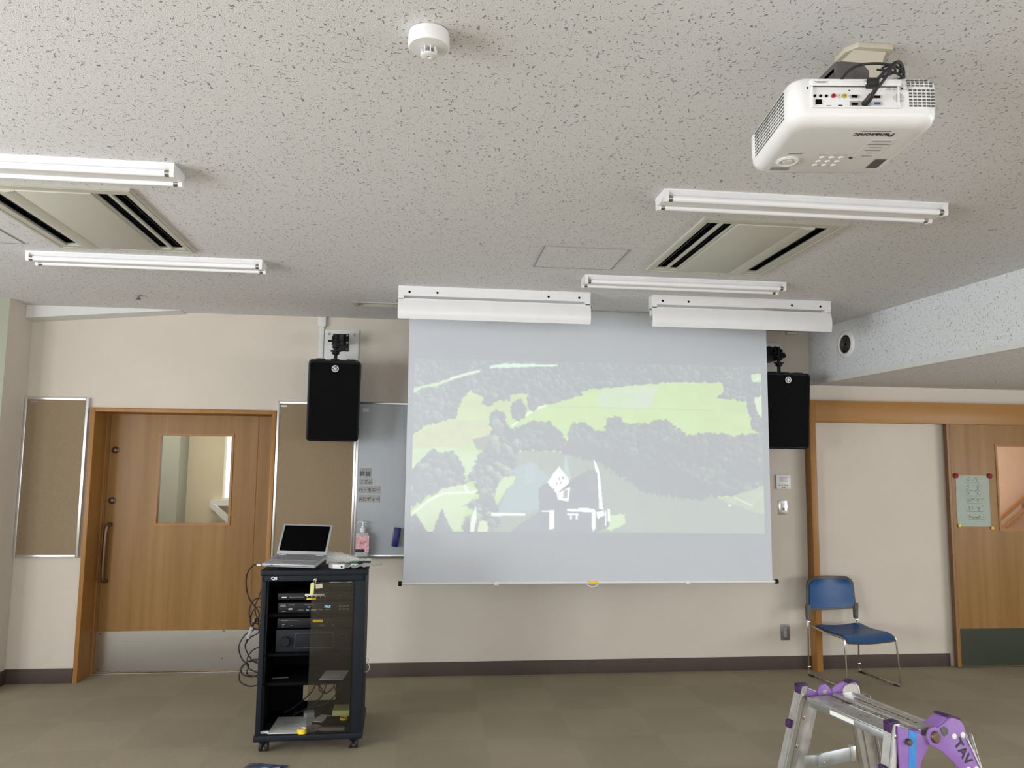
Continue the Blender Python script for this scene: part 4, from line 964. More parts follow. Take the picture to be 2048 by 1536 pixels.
b = MB(); b.box(-.026, .026, -.013, 0, -.068, .068, .002); b.build('pad', 'ink', t)
b = MB(); b.box(-.0235, -.0215, -.044, -.013, -.066, .066); b.build('edge_line', 'greym', t)
# pump bottle on the tray
t = thing('pump_bottle', 'clear pump bottle of hand sanitiser with pink label on the whiteboard tray', 'bottle', (-.432, D - .060, .879))
b = MB(); b.prism(rrect(-.050, .050, -.028, .028, .018, 5), 'z', 0, .172, bev=.004); b.build('bottle', MT.setdefault('frost', mat('frosted_plastic', (.55, .57, .60), .3, Alpha=.75)), t)
b = MB(); b.box(-.0485, .0485, -.0292, -.0282, .030, .152); lb = b.build('front_label', 'pink', t)
b = MB(); b.box(-.0485, .018, -.0298, -.0292, .030, .052); b.build('black_band', 'ink', lb)
b = MB(); b.box(-.024, .024, -.0296, -.0292, .100, .103); b.box(-.018, .020, -.0296, -.0292, .108, .110); b.box(-.014, .014, -.0296, -.0292, .090, .093); b.build('label_print', 'rca_r', lb)
b = MB(); b.lathe([(.028, .170), (.020, .178), (.020, .188), (.023, .189), (.023, .205), (.012, .208), (.012, .222), (.006, .224), (.006, .240)], n=20); b.cyl((.0, 0, .240), (0, 0, .252), .012, n=14); b.tube([(.0, 0, .247), (-.030, 0, .249), (-.042, 0, .240)], .0055, 8, 4); b.box(.0, .03, -.006, .006, .242, .250, .002)
b.build('pump', 'whitep', t)
# poster with magnets on the right door
t = thing('poster', 'pale green paper chart held by magnets on the right door', 'poster', (4.443, 5.9, 1.305))
b = MB(); b.sheet([[(-.148 + .29 * i / 8 + (.004 if j < 3 else 0) , -.0012 - .0022 * (1 + math.sin(i * 1.1 + j)) * (j / 8), .21 - .41 * j / 8) for i in range(9)] for j in range(9)], .0004); sh = b.build('sheet', 'paperg', t)
b = MB(); rnd = random.Random(5)
for blk, (zc, n_) in enumerate(((.175, 3), (.115, 4), (.070, 3), (.010, 4), (-.055, 4), (-.120, 6))):
    b.box(-.065, .065 + (.02 if blk > 3 else 0), -.0066, -.006, zc - .026, zc - .0245)
    for i in range(n_ * 3):
        x = rnd.uniform(-.075, .075); z = zc + rnd.uniform(-.018, .018); w = rnd.uniform(.004, .016)
        b.box(x, x + w, -.0066, -.006, z, z + rnd.uniform(.0012, .003))
    for s in (-1, 1):
        b.tube([(s * .05, -.0063, zc + .012), (s * .035, -.0063, zc - .002), (s * .045, -.0063, zc - .014)], .0009, 4, 3)
b.build('printed_diagram', 'ink', t)
for x, z, r_, m_, lab, gr in ((4.298, 1.512, .021, 'red', 'dark red round magnet at the upper left corner of the green chart', 'red magnets'), (4.594, 1.512, .021, 'red', 'dark red round magnet at the upper right corner of the green chart', 'red magnets'),
                              (4.308, 1.112, .013, 'ymag', 'small yellow round magnet at the lower left corner of the green chart', 'yellow magnets'), (4.592, 1.094, .013, 'ymag', 'small yellow round magnet at the lower right corner of the green chart', 'yellow magnets')):
    b = MB(); b.lathe([(r_, 0), (r_, .006), (r_ * .85, .009), (0, .0095)], n=24, axis=(0, -1, 0)); o = b.build('magnet', m_); o.location = (x, 5.8935, z); tag(o, lab, 'magnet', gr)
# wall controls
t = thing('thermostat', 'white wall thermostat right of the screen, above the light switch', 'thermostat', (2.860, D, 1.448))
b = MB(); b.box(-.060, .060, -.018, 0, -.056, .056, .005); b.build('housing', 'whitep', t)
b = MB(); b.box(-.034, .034, -.0192, -.017, .002, .038, .001); b.build('display', MT.setdefault('lcdg', mat('lcd_grey', (.55, .52, .54), .3)), t)
b = MB()
for k in range(4): b.box(-.040 + k * .021, -.026 + k * .021, -.0195, -.017, -.030, -.018, .001)
b.box(-.018, .018, -.0195, -.017, -.046, -.036, .001); split(b, 'button', 'greym', t)
t = thing('light_switch', 'metal plate light switch below the thermostat', 'light switch', (2.855, D, 1.247))
b = MB(); b.box(-.035, .035, -.006, 0, -.057, .057, .002); b.build('plate', 'steel', t)
b = MB(); b.box(-.015, .015, -.010, -.005, -.036, .036, .002); rk = b.build('rocker', 'whitep', t)
b = MB(); b.box(-.007, .007, -.012, -.009, -.022, -.004); b.build('indicator', 'greyd', rk)
t = thing('power_outlet', 'grey metal wall socket low on the wall left of the blue chair', 'power outlet', (2.845, D, .280))
b = MB(); b.box(-.036, .036, -.006, 0, -.060, .060, .002); b.build('plate', 'bronze_plate' if 'bronze_plate' in MT else MT.setdefault('bronze_plate', mat('dull_metal', (.22, .21, .2), .4, .7)), t)
b = MB(); b.box(-.014, .014, -.009, -.005, -.038, .038, .002); so = b.build('socket_insert', 'greym', t)
b = MB()
for z in (-.02, .02):
    for x in (-.005, .005): b.box(x - .001, x + .001, -.0095, -.0085, z - .004, z + .004)
b.build('socket_hole', 'black', so)

# ------------------------------------------------------------------ blue chair
ch = thing('stacking_chair', 'blue stacking chair with chrome sled legs below the right loudspeaker', 'chair', (3.192, 5.600, 0), (0, 0, R(8)))
for s in (-1, 1):
    x = s * .222
    pts = [(x * .97, .230, .47), (x * .98, .222, .40), (x, .216, .30), (x, .224, .04), (x, .212, .014), (x, .185, .0095), (x, -.18, .0095), (x, -.205, .013), (x, -.214, .035), (x * .97, -.196, .31), (x * .95, -.180, .342), (x * .95, -.14, .352), (x * .95, .02, .352), (x * .95, .195, .372)]
    b = MB(); b.tube(pts, .0062, 10, 5); b.build('side_frame', 'chrome', ch)
    b = MB(); b.box(x - .010, x + .010, .150, .215, .0, .012, .003); b.build('foot_glide', 'rubber', ch)
    b = MB(); b.box(x - .010, x + .010, -.205, -.150, .0, .012, .003); b.build('foot_glide', 'rubber', ch)
    b = MB(); b.cyl((x - .012, .222, .062), (x + .012, .222, .062), .0075, n=12); b.cyl((x * .97 - .012, .221, .395), (x * .97 + .012, .221, .395), .008, n=12); split(b, 'rivet', 'chrome', ch)
    b = MB(); b.prism([(x * .95 - .012, .405), (x * .95 + .012, .405), (x * .955 + .017, .52), (x * .955 - .017, .52)], 'y', .212, .240); b.build('backrest_arm', 'greyd', ch)
# backrest: curved frame and pad
def back_grid(inset, y_off):
    rows_ = []
    for j in range(11):
        k = j / 10; z = .478 + inset + (.245 - 2 * inset) * k; hwid = (.221 - .014 * k) - inset
        # rounded upper corners
        if k > .75: hwid -= .05 * ((k - .75) / .25) ** 3
        if k < .15: hwid -= .010 * ((.15 - k) / .15) ** 2
        row = []
        for i in range(15):
            s_ = -1 + 2 * i / 14; row.append((s_ * hwid, .236 + y_off + .028 * (1 - s_ * s_) + .012 * k, z + (-.010 * (1 - s_ * s_) if k < .3 else 0)))
        rows_.append(row)
    return rows_
b = MB(); b.sheet(back_grid(0, 0), .014); b.build('backrest_shell', 'greyd', ch)
b = MB(); b.sheet(back_grid(.020, -.012), .008); b.build('backrest_pad', 'blue', ch)
def seat_grid(inset, dz):
    rows_ = []
    for j in range(15):
        k = j / 14; y = .190 - inset - (.405 - 2 * inset) * k; z = .373 - .012 * math.sin(k * 3.14) + dz
        if k > .78: z -= .045 * ((k - .78) / .22) ** 1.8
        hwid = .195 + .018 * k - inset
        if k < .12: hwid -= .02 * ((.12 - k) / .12) ** 2
        if k > .93: hwid -= .012 * ((k - .93) / .07) ** 2
        rows_.append([(-hwid + 2 * hwid * i / 12, y, z - .010 * math.cos((i / 12 - .5) * 3.14)) for i in range(13)])
    return rows_
b = MB(); b.sheet(seat_grid(0, 0), .012); b.build('seat_shell', 'greyd', ch)
g_ = seat_grid(.014, .007)
for j, row in enumerate(g_):
    k = max(0, (j / 14 - .7) / .3); g_[j] = [(x, y - .010 * k, z) for x, y, z in row]
b = MB(); b.sheet(g_, .006); b.build('seat_pad', 'blue', ch)
b = MB(); b.cyl((-.21, .10, .352), (.21, .10, .352), .006, n=10); b.cyl((-.21, -.12, .347), (.21, -.12, .347), .006, n=10); split(b, 'crossbar', 'chrome', ch)

# ------------------------------------------------------------------ equipment rack
RX, RY = -.582, 4.452   # middle of the front edge
RR = R(1.5)
rk = thing('equipment_rack', 'black audio rack on castors with a half open smoked glass door', 'equipment rack', (RX, RY, 0), (0, 0, RR))
hw_ = .283; dp = .46
b = MB(); b.box(-hw_ - .004, hw_ + .004, -.008, dp, .066, .100, .008, 3); b.build('base', 'blackm', rk)
b = MB(); b.box(-hw_ - .002, hw_ + .006, -.012, dp, .935, .968, .008, 3); b.build('top_board', 'blackm', rk)
b = MB(); b.box(-hw_ + .006, hw_ - .006, 0, .03, .905, .936, .002); fr = b.build('front_rail', 'blackm', rk)
text('badge', 'QS', .020, FR((-hw_ + .07, -.0006, .921), (1, 0, 0), (0, 0, 1)), 'paintw', rk, sx=1.25, bold=.0009)
b = MB(); b.box(-hw_ + .004, -hw_ + .020, 0, dp - .01, .10, .936, .003); b.build('side_panel', 'blackm', rk)
b = MB(); b.box(hw_ - .020, hw_ - .004, 0, dp - .01, .10, .936, .003); b.build('side_panel', 'blackm', rk)
b = MB(); b.box(-hw_ + .005, -hw_ + .030, -.004, .022, .10, .907, .002); b.build('front_post', 'blackm', rk)
b = MB(); b.box(hw_ - .070, hw_ - .003, -.004, .022, .10, .907, .002); b.build('front_post', 'blackm', rk)
b = MB(); b.box(-hw_ + .026, -hw_ + .038, .03, .05, .10, .905, .001); b.build('mounting_rail', 'blackp', rk)
b = MB(); b.plate(-hw_ + .02, hw_ - .02, .10, .935, [(-.085, .105, .15, .255)], 'y', dp - .03, dp - .022); b.build('back_panel', 'black', rk)
for z in (.710, .500, .345):
    b = MB(); b.box(-hw_ + .020, hw_ - .020, .03, dp - .03, z, z + .016, .002); b.build('shelf', 'black', rk)
b = MB(); b.box(-.010, hw_ - .068, -.012, -.007, .104, .903, .001, 1); b.build('glass_door', 'smoked', rk)
b = MB(); b.lathe([(.011, 0), (.011, .006), (.008, .012), (0, .012)], (.010, 0, .915), (0, -1, 0), 18); b.build('door_lock', 'chrome', rk)
for x, y in ((-hw_ + .045, .045), (hw_ - .045, .045), (-hw_ + .045, dp - .05), (hw_ - .045, dp - .05)):
    b = MB()
    for s in (-1, 1): b.lathe([(.008, -.008), (.026, -.008), (.029, -.004), (.029, .004), (.026, .008), (.008, .008)], (x + s * .016, y + .012, .029), (1, 0, 0), 22)
    b.cyl((x - .014, y + .012, .029), (x + .014, y + .012, .029), .008, n=12)
    cs = b.build('caster', 'rubber', rk)
    b = MB(); b.prism([(y - .012, .045), (y + .022, .040), (y + .022, .066), (y - .016, .066)], 'x', x - .009, x + .009); b.build('caster_fork', 'blackp', cs)
RM = Matrix.Translation((RX, RY, 0)) @ Matrix.Rotation(RR, 4, 'Z')
def rl(p): return tuple(RM @ Vector(p))
def rthing(name, label, cat, p, rot=0, group=None, tilt=(0, 0)): return thing(name, label, cat, rl(p), (tilt[0], tilt[1], RR + rot), group)
# players and amplifiers in the rack
def device(name, label, cat, x0, x1, z0, h, y0=.035, dep=.33, face='blackp'):
    t = rthing(name, label, cat, ((x0 + x1) / 2, y0, z0), group='audio units in the rack')
    w = (x1 - x0) / 2
    b = MB(); b.box(-w + .003, w - .003, .008, dep, .008, h, .001); b.build('chassis', 'black', t)
    b = MB(); b.box(-w, w, 0, .010, .004, h, .002); b.build('front_panel', face, t)
    for sx in (-w + .05, w - .05):
        b = MB(); b.cyl((sx, .06, 0), (sx, .06, .009), .014, n=14); b.build('foot', 'rubber', t)
    return t, w
def marks(t, items, mt='greym', name='panel_marking'):
    b = MB()
    for x0, x1, z0, z1 in items: b.box(x0, x1, -.0008, .001, z0, z1)
    return (split(b, name, mt, t) if name == 'button' else b.build(name, mt, t))
t, w = device('dvd_player', 'slim black disc player with white and yellow stickers, topmost in the rack', 'disc player', -.195, .215, .796, .040)
marks(t, [(-w + .065, -w + .140, .018, .0195), (-w + .065, -w + .068, .016, .022)]); marks(t, [(-w + .022, -w + .048, .0155, .0205)], 'paintw', 'badge')
b = MB(); b.box(-.060, .045, -.002, .001, .026, .036); b.build('white_sticker', 'paper', t)
b = MB(); b.box(-.050, .0, -.002, .001, .004, .014, ); b.build('yellow_sticker', 'yellow', t)
marks(t, [(-.05 + k * .024, -.044 + k * .024, .019, .023) for k in range(5)] + [(.118, .122, .020, .024), (.128, .132, .020, .024)], 'paintw', 'button')
t, w = device('cd_player', 'black disc player with a lit blue display, second unit in the rack', 'disc player', -.190, .215, .726, .058)
marks(t, [(-w + .01 + k * .0, -w + .04, .040, .043) for k in (0,)] + [(-w + .055, -w + .085, .046, .048), (-w + .055, -w + .075, .020, .030), (-w + .02, -w + .04, .012, .014), (-w + .105, -w + .135, .018, .020), (-w + .15, -w + .165, .016, .022), (-w + .175, -w + .205, .016, .022), (-w + .215, -w + .24, .018, .022), (-w + .25, -w + .275, .018, .022), (-w + .14, -w + .19, .046, .048), (-w + .158, -w + .172, .032, .038)], 'greym')
marks(t, [(-w + .012, -w + .038, .046, .0485)], 'greym', 'badge')
b = MB(); b.box(.035, .09, -.001, .001, .026, .044); b.build('display', 'lcd', t)
text('display_digits', 'FILE', .016, FR((.062, -.0015, .035), (1, 0, 0), (0, 0, 1)), 'disp', t, sx=1.2, bold=.0008)
marks(t, [(.125 + (k % 3) * .02, .136 + (k % 3) * .02, .018 + (k // 3) * .016, .024 + (k // 3) * .016) for k in range(6)], 'greym', 'button')
t, w = device('power_amplifier', 'flat black amplifier with yellow sticker, on top of the receiver', 'amplifier', -.195, .215, .640, .056, y0=.06)
marks(t, [(-w + .02, -w + .06, .044, .046), (-w + .065, -w + .12, .0445, .0455), (-w + .025, -w + .04, .022, .024), (-w + .07, -w + .082, .016, .018)]); b = MB(); b.box(-.015, .040, -.003, .001, .034, .047); b.build('yellow_sticker', 'yellow', t)
marks(t, [(-w + .028, -w + .034, .010, .018), (.02, .05, .012, .02), (.09, .10, .012, .02)], 'greyd', 'button')
b = MB()
for i in range(20):
    for j in range(4): b.box(-w + .055 + i * .017, -w + .068 + i * .017, .05 + j * .05, .09 + j * .05, .056, .0568)
b.build('top_vent', 'greym', t)
t, w = device('av_receiver', 'large black receiver with two round knobs on the middle rack shelf', 'amplifier', -.197, .212, .516, .122, y0=.045, face='blackm')
for x in (-w + .052, w - .052):
    b = MB(); b.lathe([(.034, 0), (.034, .003), (.027, .004), (.026, .020), (.023, .023), (0, .023)], (x, 0, .062), (0, -1, 0), 32); b.build('knob', 'blackp', t)
b = MB(); b.plate(-w + .10, w - .10, .022, .104, [(-w + .103, w - .103, .025, .101)], 'y', -.002, .001); b.build('front_flap', 'greyd', t)
# papers, tape and bits in the rack
def flat(name, label, cat, p, w, d, h, mt, rot=0, group=None, parts=None):
    b = MB(); b.box(-w / 2, w / 2, -d / 2, d / 2, 0, h, min(h * .3, .002) if h > .002 else 0, 1); o = b.build(name, mt); o.location = rl(p); o.rotation_euler = (0, 0, RR + rot); tag(o, label, cat, group); return o
flat('folded_paper', 'grey folded paper sheet lying on the lower rack shelf', 'paper', (.115, .16, .3612), .13, .20, .002, 'paper', R(-6))
flat('plastic_pen', 'thin dark pen lying at the left of the lower rack shelf', 'pen', (-.175, .12, .3612), .09, .008, .007, 'greyd', R(12))
flat('document_sleeve', 'large grey document sleeve on the rack floor behind the yellow tape', 'document', (-.105, .150, .1005), .21, .28, .004, 'paper', R(-3))
b = MB()
for i in range(9): b.box(-.06 + (i % 3) * .01, .05 - (i % 4) * .012, .04 - i * .016, .043 - i * .016, .0042, .0046)
o = b.build('printed_lines', 'grey_ink'); o.parent = [x for x in C.objects if x.name.startswith('document_sleeve')][0]
t = rthing('tape_roll', 'roll of yellow tape at the front of the rack floor', 'tape roll', (-.035, .018, .1003))
b = MB(); ring_prism(b, [(.026 * math.cos(R(a)), .026 * math.sin(R(a))) for a in range(0, 360, 12)], [(.0205 * math.cos(R(a)), .0205 * math.sin(R(a))) for a in range(0, 360, 12)], 'z', 0, .024); b.build('tape', 'yellow', t)
b = MB(); ring_prism(b, [(.0204 * math.cos(R(a)), .0204 * math.sin(R(a))) for a in range(0, 360, 12)], [(.0185 * math.cos(R(a)), .0185 * math.sin(R(a))) for a in range(0, 360, 12)], 'z', .0005, .0235); b.build('core', 'paper', t)
flat('white_eraser', 'small white block at the front left corner of the rack floor', 'eraser', (-.236, .035, .1003), .045, .02, .011, 'paper', R(2))
flat('power_adapter', 'silver and dark power adapter on the rack floor among cables', 'adapter', (-.03, .28, .1045), .06, .05, .03, 'silver', R(10))
flat('leaflet', 'pale folded leaflet leaning at the middle of the rack floor', 'leaflet', (.045, .25, .1003), .07, .12, .004, 'paper', R(-25))
flat('storage_box', 'low box with pale yellow-green edge at the right of the rack floor', 'box', (.165, .30, .1003), .12, .12, .045, 'ytag', 0)
flat('dark_case', 'dark flat case at the right of the rack floor below the box', 'case', (.135, .155, .1003), .13, .14, .02, 'black', R(-4))
t = rthing('tape_roll', 'small yellow tape roll on the dark case at the right of the rack floor', 'tape roll', (.175, .16, .1205))
b = MB(); ring_prism(b, [(.022 * math.cos(R(a)), .022 * math.sin(R(a))) for a in range(0, 360, 15)], [(.015 * math.cos(R(a)), .015 * math.sin(R(a))) for a in range(0, 360, 15)], 'z', 0, .012); b.build('tape', 'yellow', t)
o = flat('cloth_bag', 'small grey pouch with a red tip at the front right of the rack floor', 'pouch', (.120, .05, .1003), .14, .03, .014, 'greym', R(-3))
b = MB(); b.box(-.075, -.055, -.012, .012, .002, .015, .003); q = b.build('red_tip', 'rca_r'); q.parent = o
t = rthing('compact_disc', 'shiny disc lying on the rack floor right of the document sleeve', 'disc', (.018, .075, .1050))
b = MB(); ring_prism(b, [(.045 * math.cos(R(a)), .06 * math.sin(R(a))) for a in range(0, 360, 10)], [(.008 * math.cos(R(a)), .008 * math.sin(R(a))) for a in range(0, 360, 10)], 'z', 0, .0012); b.build('disc', 'silver', t)
t = rthing('plastic_tray', 'clear plastic tray behind the glass on top of the disc player', 'tray', (.135, .12, .8375))
b = MB(); bm = b.bm; A_ = [bm.verts.new((x, y, 0)) for x, y in rrect(-.055, .055, -.05, .05, .02)]; B_ = [bm.verts.new((x, y, .035)) for x, y in rrect(-.075, .070, -.065, .065, .025)]
bm.faces.new(A_[::-1])
for i in range(len(A_)): bm.faces.new((A_[i], A_[(i + 1) % len(A_)], B_[(i + 1) % len(A_)], B_[i]))
b.build('bowl', 'clearp', t)
b = MB(); b.tube([(x, y, .035) for x, y in rrect(-.075, .070, -.065, .065, .025)][::3], .002, 6, 2, closed=True); b.build('rim', 'clearp', t)
for k, P_ in enumerate(([(.0, .40, .34), (.03, .36, .30), (.02, .30, .25), (.06, .33, .22), (.10, .36, .25), (.09, .33, .30), (.06, .32, .27), (.03, .30, .20), (-.06, .28, .14), (-.12, .30, .125)],
                        [(-.17, .32, .12), (-.10, .33, .16), (-.03, .34, .22), (.0, .36, .26), (.04, .34, .22), (.01, .32, .18), (-.04, .30, .15), (-.12, .26, .12)],
                        [(.13, .38, .22), (.145, .36, .26), (.12, .35, .30), (.10, .36, .26), (.11, .37, .20), (.06, .34, .16), (-.02, .33, .14)])):
    cable('coiled_cable', [rl(p) for p in P_], .0035, 'rubber', ['coiled dark cord hanging behind the glass at the rack floor', 'tangled dark cord across the left of the rack floor', 'looped dark cord at the rack back opening'][k], 'cable', 'cords in the bottom of the rack')
# keys hanging from the lock
t = rthing('key_tag', 'pale yellow key tag hanging from the rack lock', 'key tag', (.008, -.014, .903))
b = MB(); b.tube([(.009 * math.cos(R(a)), 0, .006 + .009 * math.sin(R(a))) for a in range(0, 360, 30)], .0012, 6, 2, closed=True); b.build('split_ring', 'chrome', t)
b = MB(); b.prism([(x - .012, z - .037) for x, z in rrect(-.011, .009, -.033, .033, .009, 5)], 'y', -.005, .0, M=Matrix.Rotation(R(3), 4, 'Y')); b.build('tag', 'ytag', t)
t = rthing('paper_tag', 'small beige paper tag behind the yellow key tag on the rack lock', 'key tag', (.030, -.018, .880))
b = MB(); b.box(-.018, .018, -.001, .001, -.012, .012, M=Matrix.Rotation(R(-6), 4, 'Y')); b.build('tag', 'creamm', t)
b = MB(); b.tube([(-.018, 0, .006), (-.020, .002, .020), (-.020, .004, .035)], .0007, 5, 3); b.build('string', 'paper', t)

# ------------------------------------------------------------------ on top of the rack
ZT = .968
t = rthing('turntable_stand', 'round black swivel pad under the silver laptop', 'stand', (-.125, .075, ZT))
b = MB(); b.lathe([(0, 0), (.075, 0), (.078, .004), (.070, .010), (0, .010)], n=36); b.build('lower_disc', 'blackp', t)
b = MB(); b.lathe([(0, .010), (.060, .010), (.066, .013), (.062, .018), (0, .018)], n=36); b.build('upper_disc', 'blackp', t)
# laptop: measured corners of its base
LA, LB = Vector((-.864, 4.445, .992)), Vector((-.579, 4.392, .988))
LC = Vector((-.826, 4.660, 1.018))
ex = (LB - LA).normalized(); ey = (LC - LA); dl = ey.length; ey = (ey - ex * ey.dot(ex)).normalized(); ez = ex.cross(ey)
Ml = Matrix((ex, ey, ez)).transposed().to_4x4(); Ml.translation = LA
lp = thing('laptop', 'open silver laptop with a dark display on top of the rack', 'laptop', LA, Ml.to_euler())
wl, dl = .296, .215
b = MB(); b.box(0, wl, 0, dl, -.006, .011, .003); b.build('base', 'silver', lp)
b = MB(); b.box(.012, wl - .012, .085, dl - .022, .0108, .0116); kb = b.build('keyboard_bed', 'greym', lp)
b = MB()
for r_ in range(5):
    for c_ in range(14): b.box(.017 + c_ * .0188, .033 + c_ * .0188, .090 + r_ * .0205, .107 + r_ * .0205, .0114, .0132)
b.build('keys', 'keys', kb)
b = MB(); b.box(.105, .185, .018, .070, .0108, .0114); b.build('touchpad', 'greym', lp)
b = MB(); b.box(.03, .26, -.0005, .002, .001, .0035); b.box(.05, .062, -.0008, .002, .0, .006); b.box(.09, .10, -.0008, .002, .0, .004); split(b, 'front_ports', 'greyd', lp)
ang = R(-37); Mld = Matrix.Translation((0, dl - .006, .012)) @ Matrix.Rotation(ang, 4, 'X') @ Matrix.Shear('XY', 4, (0, 0))
b = MB(); b.box(.002, wl - .002, -.004, .004, .004, .192, .002, M=Mld); ld = b.build('lid', 'silver', lp)
b = MB(); b.box(.014, wl - .014, -.0052, -.0035, .024, .181, M=Mld); b.build('display', 'lcd', ld)
b = MB(); b.cyl((.02, dl - .006, .013), (.06, dl - .006, .013), .005, n=12); b.cyl((wl - .06, dl - .006, .013), (wl - .02, dl - .006, .013), .005, n=12); split(b, 'hinge', 'chrome', lp)
# remaining items on the top
t = rthing('white_adapter', 'small white adapter on the front right of the rack top', 'adapter', (.115, .055, ZT))
b = MB(); b.prism([(-.045, .018), (-.020, -.028), (.020, -.044), (.044, -.038), (.046, -.015), (.020, .010), (-.020, .036)], 'z', 0, .024, bev=.003); b.build('case', 'whitep', t)
b = MB(); b.cyl((.030, -.045, .012), (.030, -.040, .012), .005, n=12); b.build('socket', 'black', t)
t = rthing('air_cap_sheet', 'clear bubble wrap roll behind the laptop on the rack top', 'plastic wrap', (.06, .30, ZT))
b = MB()
rows_ = []
for i in range(9):
    k = i / 8; rad = .058 * (1 - .75 * k * k); rows_.append([(-.02 + k * .20, rad * 1.2 * math.cos(R(a)) , .002 + max(0, rad * 1.1 * math.sin(R(a))) + .003 * math.sin(a * 7 + i * 2.3)) for a in range(0, 181, 20)])
b.sheet(rows_, .0008); b.build('sheet', MT.setdefault('hazy', mat('hazy_plastic', (.80, .80, .77), .3, var=.2, scale=120, bump=.9, bscale=150, Alpha=.78)), t)
t = rthing('connector_dongle', 'green and black cable connector on the rack top', 'connector', (.205, .16, ZT + .012))
b = MB(); b.lathe([(.004, -.03), (.010, -.025), (.012, -.005), (.009, 0), (.012, .004), (.012, .022), (.008, .026)], (0, 0, 0), (1, -.3, 0), 16); b.build('green_collar', 'green', t)
b = MB(); b.box(.024, .050, -.025, .0, -.010, .014, .003); b.build('black_plug', 'blackp', t)
b = MB(); b.tube([(-.028, .008, .0), (-.07, .012, .002), (-.11, -.005, -.006), (-.125, -.035, -.008)], .005, 8, 5); b.build('clear_tube', 'clearp', t)
t = rthing('plastic_bag', 'crumpled clear plastic bag overhanging the right edge of the rack top', 'plastic bag', (.20, .10, ZT))
rnd = random.Random(9); b = MB()
b.sheet([[(-.06 + i * .018 + (.008 * j if i > 6 else 0), -.075 + j * .02, .002 + rnd.uniform(0, .010) + (.004 if i > 5 else 0)) for i in range(11)] for j in range(8)], .0005); b.build('film', MT['hazy'], t)
t = rthing('paper_sheet', 'white card with small plastic ties at the back right of the rack top', 'paper', (.245, .31, ZT + .016))
b = MB(); b.box(-.07, .055, -.06, .05, 0, .0012); b.build('sheet', 'paper', t)
for k in range(3):
    b = MB(); b.tube([(-.04 + k * .03, -.03, .003), (-.03 + k * .03, -.01, .006), (-.015 + k * .03, -.02, .003)], .002, 6, 4); b.build('tie', 'paintw', t)
for k, x in enumerate((.195, .215)):
    cable('twist_tie', [rl((x + dx, .02 + dy, ZT + .016 + dz)) for dx, dy, dz in ((0, 0, 0), (.004, -.01, .006), (.018, -.008, .010), (.020, .004, .004))], .0022, 'paintw', 'small white plastic tie lying on the clear bag, %s of two' % ('left', 'right')[k], 'plastic tie', 'white ties on the bag')
# cables left of the rack
lc = rl((-.30, .0, .0))
cb = thing('laptop_cable', 'black cable with a white tip looping down from the left of the laptop', 'cable', (-.866, 4.43, .995))
o_ = Vector((-.866, 4.43, .995)); q = lambda P_: [tuple(Vector(p) - o_) for p in P_]
b = MB(); b.tube(q([(-.885, 4.45, .994), (-.92, 4.50, .985), (-.960, 4.55, .935), (-.975, 4.6, .87), (-.960, 4.62, .79), (-.915, 4.62, .73), (-.90, 4.62, .70), (-.905, 4.63, .66), (-.90, 4.63, .60), (-.945, 4.64, .57), (-.975, 4.65, .52), (-.935, 4.66, .44), (-.885, 4.66, .42)]), .0036, 8, 7); b.build('cord', 'rubber', cb)
b = MB(); b.cyl(q([(-.868, 4.44, .994)])[0], q([(-.890, 4.455, .993)])[0], .0045, n=10); b.build('white_tip', 'whitep', cb)
LP = [([(-.880, 4.62, .880), (-.905, 4.62, .80), (-.925, 4.62, .74), (-.91, 4.62, .68), (-.885, 4.62, .66), (-.88, 4.62, .70), (-.90, 4.62, .74), (-.935, 4.63, .72), (-.95, 4.63, .66), (-.925, 4.63, .62), (-.885, 4.63, .615)], 'black cable knotted halfway up the left side of the rack'),
      ([(-.885, 4.62, .79), (-.93, 4.62, .78), (-.955, 4.62, .73), (-.945, 4.62, .67), (-.90, 4.62, .645), (-.885, 4.62, .65)], 'black cable loop highest on the left side of the rack'),
      ([(-.925, 4.62, .615), (-.975, 4.63, .585), (-1.005, 4.63, .52), (-.985, 4.64, .45), (-.95, 4.64, .42), (-.955, 4.64, .37), (-.90, 4.64, .355)], 'black cable sweeping far left of the rack beside the door plate'),
      ([(-.885, 4.60, .46), (-.94, 4.61, .45), (-.985, 4.62, .40), (-.99, 4.62, .34), (-.94, 4.62, .31), (-.885, 4.62, .315)], 'lowest black cable loop at the left of the rack'),
      ([(-.885, 4.61, .375), (-.93, 4.62, .36), (-.975, 4.62, .375), (-.985, 4.62, .41), (-.955, 4.62, .44), (-.90, 4.62, .445)], 'small black cable loop above the lowest one at the left of the rack'),
      ([(-.89, 4.63, .52), (-.93, 4.63, .50), (-.955, 4.63, .46), (-.95, 4.63, .41), (-.91, 4.63, .385), (-.885, 4.63, .38)], 'short black cable arc touching the middle left of the rack')]
for P_, lab in LP: cable('hanging_cable', P_, .0036, 'rubber', lab, 'cable', 'black cables hanging at the left of the rack')
cn = thing('cable_connector', 'grey plug pair joined by a shiny clip in the hanging cables', 'connector', (-.945, 4.615, .60), (0, R(18), 0))
b = MB(); b.box(-.009, .009, -.007, .007, -.035, .035, .003); b.build('plug', 'greym', cn)
b = MB(); b.box(-.006, .006, -.005, .005, .035, .062, .002); b.cyl((0, 0, -.06), (0, 0, -.035), .005, n=10); b.build('collar', 'blackp', cn)
b = MB(); b.lathe([(.004, .055), (.013, .062), (.015, .075), (.008, .085)], n=14); b.build('shiny_clip', 'chrome', cn)
cable('string', [(-.325, 4.80, .42), (-.292, 4.79, .405), (-.298, 4.79, .385), (-.288, 4.79, .36), (-.300, 4.79, .335), (-.325, 4.80, .33)], .0026, 'whitep', 'thin white cord sticking out right of the rack', 'cable')
